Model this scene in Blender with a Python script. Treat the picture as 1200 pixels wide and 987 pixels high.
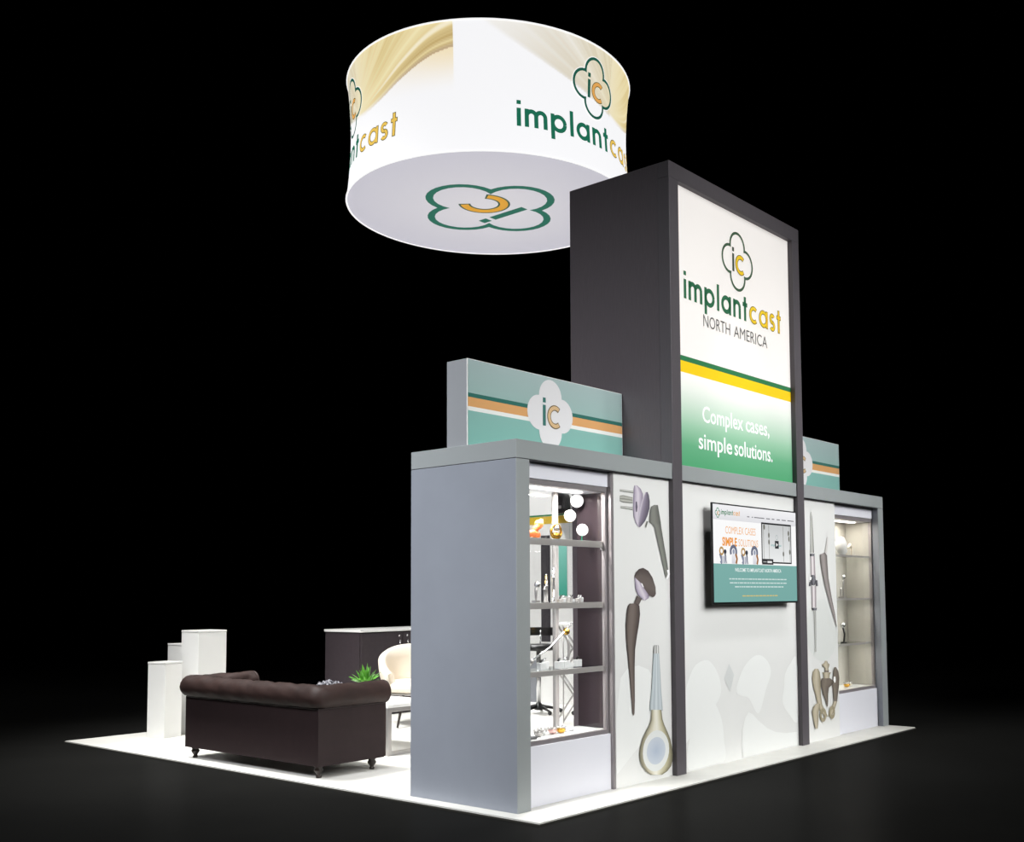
import bpy, bmesh, math, random
from math import sin, cos, pi, radians, sqrt, atan2, hypot
from mathutils import Vector, Matrix

random.seed(7)
for o in list(bpy.data.objects):
    bpy.data.objects.remove(o)
SC = bpy.context.scene
COL = SC.collection

# ------------------------------------------------------------------ camera
CAM_POS = Vector((-5.1482, -4.7273, 1.4019))
YAW, PITCH, ROLL = 0.8791, 0.0685, -0.0076
FPX, PPX, PPY = 1249.1231, 668.334, 612.5422
cam_d = bpy.data.cameras.new('camera')
cam = bpy.data.objects.new('camera', cam_d)
COL.objects.link(cam)
_f = Vector((sin(YAW), cos(YAW), 0)); _r = Vector((cos(YAW), -sin(YAW), 0)); _z = Vector((0, 0, 1))
_F = _f * cos(PITCH) + _z * sin(PITCH); _u = _z * cos(PITCH) - _f * sin(PITCH)
_R = _r * cos(ROLL) + _u * sin(ROLL); _U = _u * cos(ROLL) - _r * sin(ROLL)
M = Matrix.Identity(4)
for i in range(3):
    M[i][0] = _R[i]; M[i][1] = _U[i]; M[i][2] = -_F[i]; M[i][3] = CAM_POS[i]
cam.matrix_world = M
cam_d.sensor_fit = 'HORIZONTAL'; cam_d.sensor_width = 36.0
cam_d.lens = 36.0 * FPX / 1200.0
cam_d.shift_x = (600 - PPX) / 1200.0
cam_d.shift_y = (PPY - 493.5) / 1200.0
cam_d.clip_end = 200
SC.camera = cam

# ------------------------------------------------------------------ world, light, exposure
w = bpy.data.worlds.new('dark_hall'); SC.world = w; w.use_nodes = True
w.node_tree.nodes['Background'].inputs[0].default_value = (0, 0, 0, 1)
w.node_tree.nodes['Background'].inputs[1].default_value = 0.0
SC.view_settings.view_transform = 'Standard'
SC.view_settings.look = 'None'
SC.view_settings.exposure = 0.0
SC.view_settings.gamma = 1.0
SC.view_settings.use_curve_mapping = False
SC.cycles.transparent_max_bounces = 32

def aim(o, target):
    d = Vector(target) - o.location
    o.rotation_euler = d.to_track_quat('-Z', 'Y').to_euler()

def area_light(name, loc, target, size, power, color=(1, 1, 1), spread=180):
    l = bpy.data.lights.new(name, 'AREA'); l.shape = 'SQUARE'; l.size = size
    l.energy = power; l.color = color; l.spread = radians(spread)
    o = bpy.data.objects.new(name, l); COL.objects.link(o); o.location = loc; aim(o, target)
    return o

def spot_light(name, loc, target, angle, power, blend=0.6, radius=0.12, color=(1, 1, 1)):
    l = bpy.data.lights.new(name, 'SPOT'); l.spot_size = radians(angle); l.spot_blend = blend
    l.energy = power; l.color = color; l.shadow_soft_size = radius
    o = bpy.data.objects.new(name, l); COL.objects.link(o); o.location = loc; aim(o, target)
    return o

area_light('hall_light', (6.0, 5.0, 9.0), (4.2, 3.8, 0), 3.0, 70, (1, 0.99, 0.97), 60)
area_light('hall_light', (-1.2, 4.6, 8.5), (1.3, 3.8, 0.3), 2.0, 150, (1, 0.99, 0.97), 50)
area_light('hall_light', (-7.0, 1.2, 7.6), (0, 1.4, 1.3), 2.5, 100, (0.95, 0.97, 1.0), 52)
area_light('hall_light', (0.5, -8.0, 5.6), (0.9, 0, 2.1), 4.5, 70, (0.99, 1.0, 0.99), 44)
area_light('hall_light', (7.5, -7.5, 6.2), (5.1, 0, 1.8), 4.5, 72, (0.99, 1.0, 0.99), 38)
spot_light('unseen_spot', (4.4, -1.9, 7.5), (3.0, 0, 1.0), 34, 200, 0.9, 0.10)
spot_light('unseen_spot', (6.2, -2.0, 7.5), (3.4, 0, 0.8), 34, 420, 0.9, 0.10)
spot_light('unseen_spot', (2.0, -2.2, 7.5), (2.2, 0, 0.8), 40, 150, 0.9, 0.10)
spot_light('unseen_spot', (2.9, -5.0, 9.0), (2.92, 0, 4.4), 25, 520, 1.0, 0.1, (1, 0.98, 0.94))  # added to lift the tower sign's upper half and top rail
spot_light('unseen_spot', (2.9, -3.2, 7.6), (2.92, 0, 3.25), 12, 420, 1.0, 0.1, (1, 0.98, 0.94))  # added for the hot band on the yellow stripe, no fixture seen
spot_light('unseen_spot', (4.3, 5.9, 6.5), (5.5, 4.4, 1.7), 46, 1900, 0.8, 0.15)  # added only to brighten the inner wall, no fixture there
spot_light('unseen_spot', (-2.4, -2.4, 7.5), (-0.05, -0.1, 0), 26, 500, 1.0, 0.15)  # unseen lamp put in to light the near carpet corner

# ------------------------------------------------------------------ materials
def lin(h):
    if isinstance(h, str):
        c = [int(h[i:i + 2], 16) / 255 for i in (0, 2, 4)]
    else:
        c = [x / 255 for x in h]
    return tuple((x / 12.92 if x <= .04045 else ((x + .055) / 1.055) ** 2.4) for x in c) + (1,)

MATS = {}
def mat(name, col, rough=.5, metal=0.0, noise=0.0, nscale=8.0, bump=0.0, stretch=(1, 1, 1), emit=0.0, coat=0.0, spec=0.5):
    if name in MATS: return MATS[name]
    m = bpy.data.materials.new(name); m.use_nodes = True
    nt = m.node_tree; b = nt.nodes['Principled BSDF']
    c = lin(col) if not isinstance(col, tuple) or max(col) > 1.01 else tuple(col) + (1,)
    b.inputs['Base Color'].default_value = c
    b.inputs['Roughness'].default_value = rough
    b.inputs['Metallic'].default_value = metal
    b.inputs['Specular IOR Level'].default_value = spec
    b.inputs['Coat Weight'].default_value = coat
    if emit:
        b.inputs['Emission Color'].default_value = c
        b.inputs['Emission Strength'].default_value = emit
    if noise or bump:
        tc = nt.nodes.new('ShaderNodeTexCoord'); mp = nt.nodes.new('ShaderNodeMapping')
        mp.inputs['Scale'].default_value = stretch
        n = nt.nodes.new('ShaderNodeTexNoise'); n.inputs['Scale'].default_value = nscale
        n.inputs['Detail'].default_value = 6; n.inputs['Roughness'].default_value = .6
        nt.links.new(tc.outputs['Object'], mp.inputs[0]); nt.links.new(mp.outputs[0], n.inputs['Vector'])
        if noise:
            r = nt.nodes.new('ShaderNodeValToRGB')
            r.color_ramp.elements[0].position = .3; r.color_ramp.elements[1].position = .7
            r.color_ramp.elements[0].color = tuple(x * (1 - noise) for x in c[:3]) + (1,)
            r.color_ramp.elements[1].color = tuple(min(1, x * (1 + noise)) for x in c[:3]) + (1,)
            nt.links.new(n.outputs['Fac'], r.inputs[0]); nt.links.new(r.outputs[0], b.inputs['Base Color'])
            if emit: nt.links.new(r.outputs[0], b.inputs['Emission Color'])
        if bump:
            bp = nt.nodes.new('ShaderNodeBump'); bp.inputs['Strength'].default_value = bump
            bp.inputs['Distance'].default_value = .01
            nt.links.new(n.outputs['Fac'], bp.inputs['Height']); nt.links.new(bp.outputs[0], b.inputs['Normal'])
    MATS[name] = m
    return m

def print_mat(name, rough=.5, emit=0.0, base=1.0):
    """printed graphic: colour comes from the mesh's colour attribute"""
    m = bpy.data.materials.new(name); m.use_nodes = True
    nt = m.node_tree; b = nt.nodes['Principled BSDF']
    a = nt.nodes.new('ShaderNodeVertexColor'); a.layer_name = 'Col'
    b.inputs['Roughness'].default_value = rough
    b.inputs['Specular IOR Level'].default_value = .25
    if base != 1.0:
        mx = nt.nodes.new('ShaderNodeMix'); mx.data_type = 'RGBA'; mx.blend_type = 'MULTIPLY'
        mx.inputs[0].default_value = 1; mx.inputs[7].default_value = (base, base, base, 1)
        nt.links.new(a.outputs['Color'], mx.inputs[6]); nt.links.new(mx.outputs[2], b.inputs['Base Color'])
    else:
        nt.links.new(a.outputs['Color'], b.inputs['Base Color'])
    if emit:
        nt.links.new(a.outputs['Color'], b.inputs['Emission Color'])
        b.inputs['Emission Strength'].default_value = emit
    MATS[name] = m
    return m

def glass_mat(name, tint=(1, 1, 1), refl=.06):
    m = bpy.data.materials.new(name); m.use_nodes = True
    nt = m.node_tree; nt.nodes.clear()
    out = nt.nodes.new('ShaderNodeOutputMaterial'); mx = nt.nodes.new('ShaderNodeMixShader')
    t = nt.nodes.new('ShaderNodeBsdfTransparent'); t.inputs[0].default_value = tuple(tint) + (1,)
    g = nt.nodes.new('ShaderNodeBsdfGlossy'); g.inputs['Roughness'].default_value = .02
    lw = nt.nodes.new('ShaderNodeLayerWeight'); lw.inputs['Blend'].default_value = .5
    pw = nt.nodes.new('ShaderNodeMath'); pw.operation = 'POWER'; pw.inputs[1].default_value = 4
    ml = nt.nodes.new('ShaderNodeMath'); ml.operation = 'MULTIPLY_ADD'; ml.inputs[1].default_value = .5; ml.inputs[2].default_value = refl * .4
    nt.links.new(lw.outputs['Facing'], pw.inputs[0]); nt.links.new(pw.outputs[0], ml.inputs[0]); nt.links.new(ml.outputs[0], mx.inputs[0])
    nt.links.new(t.outputs[0], mx.inputs[1]); nt.links.new(g.outputs[0], mx.inputs[2]); nt.links.new(mx.outputs[0], out.inputs[0])
    MATS[name] = m
    return m

PRINT = print_mat('printed_graphic')
LITPRINT = print_mat('backlit_fabric_print', emit=.62, base=.45)
DRUMPRINT = print_mat('backlit_drum_print', emit=.93, base=.3)
DRUMBASE = print_mat('backlit_drum_underside', emit=.85, base=.3)
SCREEN = print_mat('screen_picture', emit=.95, base=.03, rough=.25)
GLASS = glass_mat('clear_glass')
GREY = mat('grey_laminate', (150, 153, 157), .42, noise=.03, nscale=3, bump=.0)
GREYF = mat('grey_laminate_header', (156, 161, 162), .42, noise=.02, nscale=3)
BLUEGREY = mat('blue_grey_laminate', (146, 151, 161), .45, noise=.035, nscale=2.5)
BEVEL = mat('brushed_grey_edge', (150, 144, 146), .35, metal=.3, noise=.05, nscale=20, stretch=(1, 1, .05))
WHITE = mat('white_laminate', (232, 232, 240), .4)
WHITEG = mat('white_gloss', (238, 238, 236), .2)
DARKWOOD = mat('charcoal_brown_wood', (84, 77, 82), .5, noise=.12, nscale=30, stretch=(6, 6, .25), bump=.05)
COUNTERM = mat('dark_counter_laminate', (62, 55, 59), .5, noise=.08, nscale=20, spec=.25)
POSTM = mat('charcoal_post', (84, 79, 84), .5, noise=.08, nscale=30, stretch=(6, 6, .25))
DARKACR = mat('dark_brown_acrylic', (54, 46, 50), .08, noise=.05, nscale=2)
BEIGE = mat('frosted_beige_panel', (186, 183, 174), .25)
CHROME = mat('chrome', (225, 225, 225), .14, metal=.8)
BRUSHED = mat('brushed_steel', (175, 172, 170), .3, metal=.6)
BLACKP = mat('black_plastic', (14, 14, 15), .35)
GOLD = mat('gold_metal', (214, 165, 70), .25, metal=.9)
LEATHER = mat('dark_brown_leather', (44, 30, 27), .6, noise=.3, nscale=9, bump=.12, spec=.3)
LEATHERB = mat('dark_brown_leather_body', (40, 29, 30), .6, noise=.12, nscale=12, bump=.05, spec=.25)
FOOTM = mat('dark_turned_wood', (34, 24, 20), .3)
CARPET = mat('pale_marbled_flooring', (224, 223, 217), .5, noise=.12, nscale=1.3)
EDGE = mat('dark_platform_edge', (52, 51, 46), .5)
CREAM = mat('cream_leather', (236, 226, 210), .4, noise=.03, nscale=5)
LEAF = mat('green_leaf', (86, 150, 48), .4, noise=.35, nscale=14)
POTM = mat('terracotta_brown', (120, 84, 66), .6)
STONE = mat('mottled_grey_stoneware', (104, 104, 110), .35, noise=.5, nscale=25)
SHELFEDGE = mat('pale_metal_shelf_edge', (178, 174, 171), .3, metal=.25)
POSTGREY = mat('satin_steel_post', (190, 186, 184), .25, metal=.45)
ACRYL = glass_mat('clear_acrylic', (.93, .95, .95), .05)
FROST = mat('milky_acrylic', (222, 224, 224), .25)
FROST.node_tree.nodes['Principled BSDF'].inputs['Alpha'].default_value = .6
HALLFLOOR = mat('dark_polished_concrete', (26, 26, 25), .42, noise=.12, nscale=.8)
def _worn_floor(m):
    # old polished slab: a dull body with an even, faint sheen
    nt = m.node_tree; out = nt.nodes['Material Output']; b = nt.nodes['Principled BSDF']
    b.inputs['Specular IOR Level'].default_value = 0.0
    b.inputs['Roughness'].default_value = 1.0
    d = nt.nodes.new('ShaderNodeBsdfDiffuse'); g = nt.nodes.new('ShaderNodeBsdfGlossy'); mx = nt.nodes.new('ShaderNodeMixShader')
    r = [n for n in nt.nodes if n.type == 'VALTORGB'][0]
    nt.links.new(r.outputs[0], d.inputs['Color']); g.inputs['Roughness'].default_value = .28; mx.inputs[0].default_value = .016
    nt.links.new(d.outputs[0], mx.inputs[1]); nt.links.new(g.outputs[0], mx.inputs[2]); nt.links.new(mx.outputs[0], out.inputs['Surface'])
_worn_floor(HALLFLOOR)
LED = mat('led_strip', (255, 244, 232), .5, emit=6.0)
DISCGLOW = mat('glowing_white', (245, 245, 245), .3, emit=.5)  # white discs with a glow put into the material
BLACKTRIM = mat('black_shadow_gap', (26, 24, 26), .6)

# ------------------------------------------------------------------ object helpers
def prop(o, label=None, cat=None, group=None, kind=None):
    if label: o['label'] = label
    if cat: o['category'] = cat
    if group: o['group'] = group
    if kind: o['kind'] = kind
    return o

def thing(name, label, cat, loc=(0, 0, 0), rz=0.0, group=None):
    o = bpy.data.objects.new(name, None); COL.objects.link(o)
    o.empty_display_size = .1
    o.location = loc; o.rotation_euler = (0, 0, rz)
    return prop(o, label, cat, group)

class MB:
    """collects shapes into one mesh"""
    def __init__(s): s.v = []; s.f = []; s.c = []; s.sm = []
    def add(s, vs, fs, col=None, smooth=False):
        n = len(s.v); s.v += [tuple(p) for p in vs]; s.f += [tuple(n + i for i in f) for f in fs]
        s.sm += [smooth] * len(fs)
        if col is None: col = (1, 1, 1, 1)
        s.c += list(col) if isinstance(col, list) else [col] * len(vs)
        return s
    def box(s, a, b, col=None, ch=0.0):
        x0, y0, z0 = a; x1, y1, z1 = b
        if ch <= 0:
            vs = [(x, y, z) for z in (z0, z1) for y in (y0, y1) for x in (x0, x1)]
            return s.add(vs, [(0, 2, 3, 1), (4, 5, 7, 6), (0, 1, 5, 4), (2, 6, 7, 3), (0, 4, 6, 2), (1, 3, 7, 5)], col)
        bm = bmesh.new(); bmesh.ops.create_cube(bm, size=1)
        for v in bm.verts:
            v.co = Vector(((x0 + x1) / 2 + v.co.x * (x1 - x0), (y0 + y1) / 2 + v.co.y * (y1 - y0), (z0 + z1) / 2 + v.co.z * (z1 - z0)))
        bmesh.ops.bevel(bm, geom=bm.edges[:], offset=ch, segments=2, affect='EDGES', profile=.5)
        bm.verts.index_update()
        s.add([v.co[:] for v in bm.verts], [[v.index for v in f.verts] for f in bm.faces], col); bm.free()
        return s
    def lathe(s, prof, n=20, o=(0, 0, 0), axis='Z', col=None):
        vs = []; fs = []
        for (r, z) in prof:
            for k in range(n):
                a = 2 * pi * k / n
                p = (r * cos(a), r * sin(a), z)
                if axis == 'X': p = (p[2], p[0], p[1])
                if axis == 'Y': p = (p[0], p[2], p[1])
                vs.append((o[0] + p[0], o[1] + p[1], o[2] + p[2]))
        m = len(prof)
        for i in range(m - 1):
            for k in range(n):
                fs.append((i * n + k, i * n + (k + 1) % n, (i + 1) * n + (k + 1) % n, (i + 1) * n + k))
        fs.append(tuple(range(n))[::-1]); fs.append(tuple((m - 1) * n + k for k in range(n)))
        return s.add(vs, fs, col, True)
    def tube(s, pts, r, n=10, col=None):
        pts = [Vector(p) for p in pts]; rs = r if isinstance(r, (list, tuple)) else [r] * len(pts)
        vs = []; fs = []; prev = None
        for i, p in enumerate(pts):
            t = (pts[min(i + 1, len(pts) - 1)] - pts[max(i - 1, 0)]).normalized()
            if prev is None:
                a = Vector((0, 0, 1)) if abs(t.z) < .9 else Vector((1, 0, 0))
                x = t.cross(a).normalized()
            else:
                x = (prev - t * prev.dot(t)).normalized()
            prev = x; y = t.cross(x)
            for k in range(n):
                a = 2 * pi * k / n
                vs.append(p + (x * cos(a) + y * sin(a)) * rs[i])
        for i in range(len(pts) - 1):
            for k in range(n):
                fs.append((i * n + k, i * n + (k + 1) % n, (i + 1) * n + (k + 1) % n, (i + 1) * n + k))
        fs.append(tuple(range(n))[::-1]); fs.append(tuple((len(pts) - 1) * n + k for k in range(n)))
        return s.add([v[:] for v in vs], fs, col, True)
    def ball(s, c, r, n=14, m=8, sc=(1, 1, 1), col=None):
        prof = [(max(1e-4, r * sin(pi * i / m)), -r * cos(pi * i / m)) for i in range(m + 1)]
        vs = []; fs = []
        for (q, z) in prof:
            for k in range(n):
                a = 2 * pi * k / n
                vs.append((c[0] + q * cos(a) * sc[0], c[1] + q * sin(a) * sc[1], c[2] + z * sc[2]))
        for i in range(m):
            for k in range(n):
                fs.append((i * n + k, i * n + (k + 1) % n, (i + 1) * n + (k + 1) % n, (i + 1) * n + k))
        return s.add(vs, fs, col, True)
    def build(s, name, m, parent=None, loc=None, bevel=0.0):
        me = bpy.data.meshes.new(name); me.from_pydata(s.v, [], s.f)
        me.polygons.foreach_set('use_smooth', s.sm)
        ca = me.color_attributes.new('Col', 'FLOAT_COLOR', 'POINT')
        flat = []
        for c in s.c: flat += list(c) if len(c) == 4 else list(c) + [1]
        ca.data.foreach_set('color', flat)
        me.materials.append(m); me.update()
        o = bpy.data.objects.new(name, me); COL.objects.link(o)
        if parent is not None: o.parent = parent
        if loc is not None: o.location = loc
        if bevel:
            b = o.modifiers.new('bevel', 'BEVEL'); b.width = bevel; b.segments = 2; b.limit_method = 'ANGLE'
        if any(s.sm) and not all(s.sm):
            pass
        return o

def part_box(name, a, b, m, parent=None, ch=0.003):
    return MB().box(a, b, ch=ch).build(name, m, parent)

def copy_tree(o, parent=None):
    c = o.copy(); COL.objects.link(c); c.parent = parent
    for ch in list(o.children):
        copy_tree(ch, c)
    return c

# ------------------------------------------------------------------ 2-D print kit: shapes in (u, v) mapped to a surface
class Print:
    """fm maps (u, v, layer) -> 3-D point; every shape lands in one mesh"""
    def __init__(s, fm): s.mb = MB(); s.fm = fm
    def quadstrip(s, A, B, col, layer, colB=None):
        n = len(A); vs = [s.fm(p[0], p[1], layer) for p in A] + [s.fm(p[0], p[1], layer) for p in B]
        cs = ([col] * n if not isinstance(col, list) else col) + ([colB if colB else (col if not isinstance(col, list) else col[0])] * n if not isinstance(col, list) else col)
        s.mb.add(vs, [(i, i + 1, n + i + 1, n + i) for i in range(n - 1)], cs)
    def stroke(s, pts, w, col, layer, sub=1):
        P = []
        for i in range(len(pts) - 1):
            for k in range(sub):
                t = k / sub; P.append((pts[i][0] * (1 - t) + pts[i + 1][0] * t, pts[i][1] * (1 - t) + pts[i + 1][1] * t))
        P.append(pts[-1]); A = []; B = []
        for i, p in enumerate(P):
            q0 = P[max(i - 1, 0)]; q1 = P[min(i + 1, len(P) - 1)]
            dx, dy = q1[0] - q0[0], q1[1] - q0[1]; L = hypot(dx, dy) or 1
            nx, ny = -dy / L * w / 2, dx / L * w / 2
            A.append((p[0] + nx, p[1] + ny)); B.append((p[0] - nx, p[1] - ny))
        s.quadstrip(A, B, col, layer)
    def rect(s, u0, v0, u1, v1, col, layer, n=1, col2=None):
        """n columns; col at the bottom, col2 at the top"""
        A = [(u0 + (u1 - u0) * i / n, v0) for i in range(n + 1)]; B = [(p[0], v1) for p in A]
        s.quadstrip(A, B, col, layer, col2)
    def fan(s, pts, col, layer, c=None, colc=None):
        c = c or (sum(p[0] for p in pts) / len(pts), sum(p[1] for p in pts) / len(pts))
        vs = [s.fm(c[0], c[1], layer)] + [s.fm(p[0], p[1], layer) for p in pts]; n = len(pts)
        s.mb.add(vs, [(0, 1 + i, 1 + (i + 1) % n) for i in range(n)], [colc or col] + [col] * n)
    def ellipse(s, cx, cy, rx, ry, col, layer, colc=None, n=28):
        s.fan([(cx + rx * cos(2 * pi * k / n), cy + ry * sin(2 * pi * k / n)) for k in range(n)], col, layer, (cx, cy), colc)
    def arc(s, cx, cy, r, a0, a1, w, col, layer, n=24, sx=1.0):
        s.stroke([(cx + sx * r * cos(radians(a0 + (a1 - a0) * k / n)), cy + r * sin(radians(a0 + (a1 - a0) * k / n))) for k in range(n + 1)], w, col, layer)
    def blend(s, rows, prof, layer):
        """rows of (lu, lv, ru, rv): a printed shaded body, colours of prof across"""
        m = len(prof); vs = []; cs = []; fs = []
        for r in rows:
            for j in range(m):
                t = j / (m - 1); vs.append(s.fm(r[0] + (r[2] - r[0]) * t, r[1] + (r[3] - r[1]) * t, layer)); cs.append(prof[j])
        for i in range(len(rows) - 1):
            for j in range(m - 1):
                fs.append((i * m + j, i * m + j + 1, (i + 1) * m + j + 1, (i + 1) * m + j))
        s.mb.add(vs, fs, cs)
    def build(s, name, m, parent): return s.mb.build(name, m, parent)

def facade(x0, y, z0, sign=-1, eps=.0012):
    return lambda u, v, l: (x0 + u, y + sign * eps * (l + 1), z0 + v)

C_GREEN = lin('1c6b52'); C_DKGREEN = lin('1f5a4a'); C_GOLD = lin('e0a040'); C_INK = lin('3a4a3c')

# glyphs of the rounded logo lettering. x-height = 1; returns list of strokes ('l', pts) / ('a', cx, cy, r, a0, a1)
W_ = .235
def glyphs():
    h = W_ / 2; R = .5 - h
    g = {}
    g['i'] = (.235, [('l', [(h, 0), (h, 1)]), ('l', [(h, 1.2), (h, 1.42)])])
    r = .265
    g['m'] = (1.295, [('l', [(h, 0), (h, 1)]), ('a', h + r, 1 - h - r, r, 180, 0), ('l', [(h + 2 * r, 0), (h + 2 * r, 1 - h - r)]),
                     ('a', h + 3 * r, 1 - h - r, r, 180, 0), ('l', [(h + 4 * r, 0), (h + 4 * r, 1 - h - r)])])
    r = .28
    g['n'] = (.795, [('l', [(h, 0), (h, 1)]), ('a', h + r, 1 - h - r, r, 180, 0), ('l', [(h + 2 * r, 0), (h + 2 * r, 1 - h - r)])])
    g['p'] = (1.02, [('l', [(h, -.42), (h, 1)]), ('a', h + R, .5, R, 0, 360)])
    g['l'] = (.235, [('l', [(h, 0), (h, 1.42)])])
    g['a'] = (1.02, [('a', .5, .5, R, 0, 360), ('l', [(.5 + R, 0), (.5 + R, 1)])])
    g['t'] = (.5, [('l', [(.25, 0), (.25, 1.34)]), ('l', [(.0, .91), (.5, .91)])])
    g['c'] = (.86, [('a', .5, .5, R, 48, 312)])
    g['s'] = (.6, [('a', .3, .5 + .2, .2, 30, 270), ('a', .3, .3, .2, 90, -150)])
    return g
GL = glyphs()

def logo_word(P, u0, v0, xh, word, layer, colf, gap=.2, outline=None):
    """draws the word; colf(index) -> (fill, outline or None). Returns width"""
    u = u0
    for k, ch in enumerate(word):
        wd, st = GL[ch]; fill, oc = colf(k)
        for (c, ww, ly) in ([(oc, W_ + .015, layer), (fill, W_ - .075, layer + 1)] if oc else [(fill, W_, layer)]):
            for sI, q in enumerate(st):
                if q[0] == 'l':
                    pts = q[1]
                    if oc and ly == layer + 1:      # pull the fill in from the ends
                        (ax, ay), (bx, by) = pts; L = hypot(bx - ax, by - ay); e = .045
                        pts = [(ax + (bx - ax) * e / L, ay + (by - ay) * e / L), (bx - (bx - ax) * e / L, by - (by - ay) * e / L)]
                    P.stroke([(u + p[0] * xh, v0 + p[1] * xh) for p in pts], ww * xh, c, ly, 4)
                else:
                    a0, a1 = q[4], q[5]
                    if oc and ly == layer + 1 and abs(a1 - a0) < 359:
                        s_ = 1 if a1 > a0 else -1; a0 += 5 * s_; a1 -= 5 * s_
                    P.arc(u + q[1] * xh, v0 + q[2] * xh, q[3] * xh, a0, a1, ww * xh, c, ly, 28)
        u += (wd + gap) * xh
    return u - gap * xh - u0
def word_units(word, gap=.2): return sum(GL[c][0] + gap for c in word) - gap

def cloud_pts(cx, cy, s, a=.25, b=.25, grow=0.0, n=14):
    """outline of the four-lobed emblem, overall width s"""
    R = b * s + grow; d = a * s
    pts = []
    # neighbouring lobes meet on the diagonals
    tm = d / sqrt(2) + sqrt(max(1e-9, R * R - d * d / 2))
    for q in range(4):
        base = q * pi / 2; c = (d * cos(base), d * sin(base))
        s0 = (tm * cos(base - pi / 4), tm * sin(base - pi / 4)); a0 = atan2(s0[1] - c[1], s0[0] - c[0])
        half = base - a0
        while half > pi * 1.5: half -= 2 * pi
        while half < 0: half += 2 * pi
        for k in range(n):
            t = base - half + 2 * half * k / n
            pts.append((cx + c[0] + R * cos(t), cy + c[1] + R * sin(t)))
    return pts

def emblem(P, cx, cy, s, layer, ring=C_DKGREEN, fill=None, ic=C_DKGREEN, cc=C_GOLD, co=C_INK, rw=.045, halo=None):
    if fill: P.fan(cloud_pts(cx, cy, s), fill, layer, (cx, cy))
    if ring:
        A = cloud_pts(cx, cy, s); B = cloud_pts(cx, cy, s, grow=-rw * s)
        P.quadstrip(A + A[:1], B + B[:1], ring, layer + 1)
        if halo:
            H = cloud_pts(cx, cy, s, grow=.012 * s); P.quadstrip(H + H[:1], A + A[:1], halo, layer + 1)
    w = .062 * s
    P.stroke([(cx - .14 * s, cy - .19 * s), (cx - .14 * s, cy + .11 * s)], w, ic, layer + 2, 3)
    P.stroke([(cx - .14 * s, cy + .145 * s), (cx - .14 * s, cy + .215 * s)], w, ic, layer + 2, 2)
    P.arc(cx + .095 * s, cy - .04 * s, .133 * s, 48, 312, .08 * s, co, layer + 2, 28)
    P.arc(cx + .095 * s, cy - .04 * s, .133 * s, 53, 307, .054 * s, cc, layer + 3, 28)

def text_print(P, body, u0, v0, height, col, layer, width=None, bold=0.0, shear=0.0, align='LEFT'):
    """sets a line with Blender's own typeface and lays its flat mesh into the print"""
    cu = bpy.data.curves.new('lettering', 'FONT'); cu.body = body; cu.size = 1.0; cu.offset = bold; cu.shear = shear
    cu.resolution_u = 3
    o = bpy.data.objects.new('lettering', cu); COL.objects.link(o)
    dg = bpy.context.evaluated_depsgraph_get(); dg.update()
    me = bpy.data.meshes.new_from_object(o.evaluated_get(dg))
    xs = [v.co.x for v in me.vertices]; x0, x1 = min(xs), max(xs)
    sy = height / .7; sx = sy if width is None else width / (x1 - x0)
    if align == 'CENTER': u0 = u0 - (x1 - x0) * sx / 2
    P.mb.add([P.fm(u0 + (v.co.x - x0) * sx, v0 + v.co.y * sy, layer) for v in me.vertices], [tuple(p.vertices) for p in me.polygons], col)
    bpy.data.objects.remove(o); bpy.data.curves.remove(cu); bpy.data.meshes.remove(me)
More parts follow.
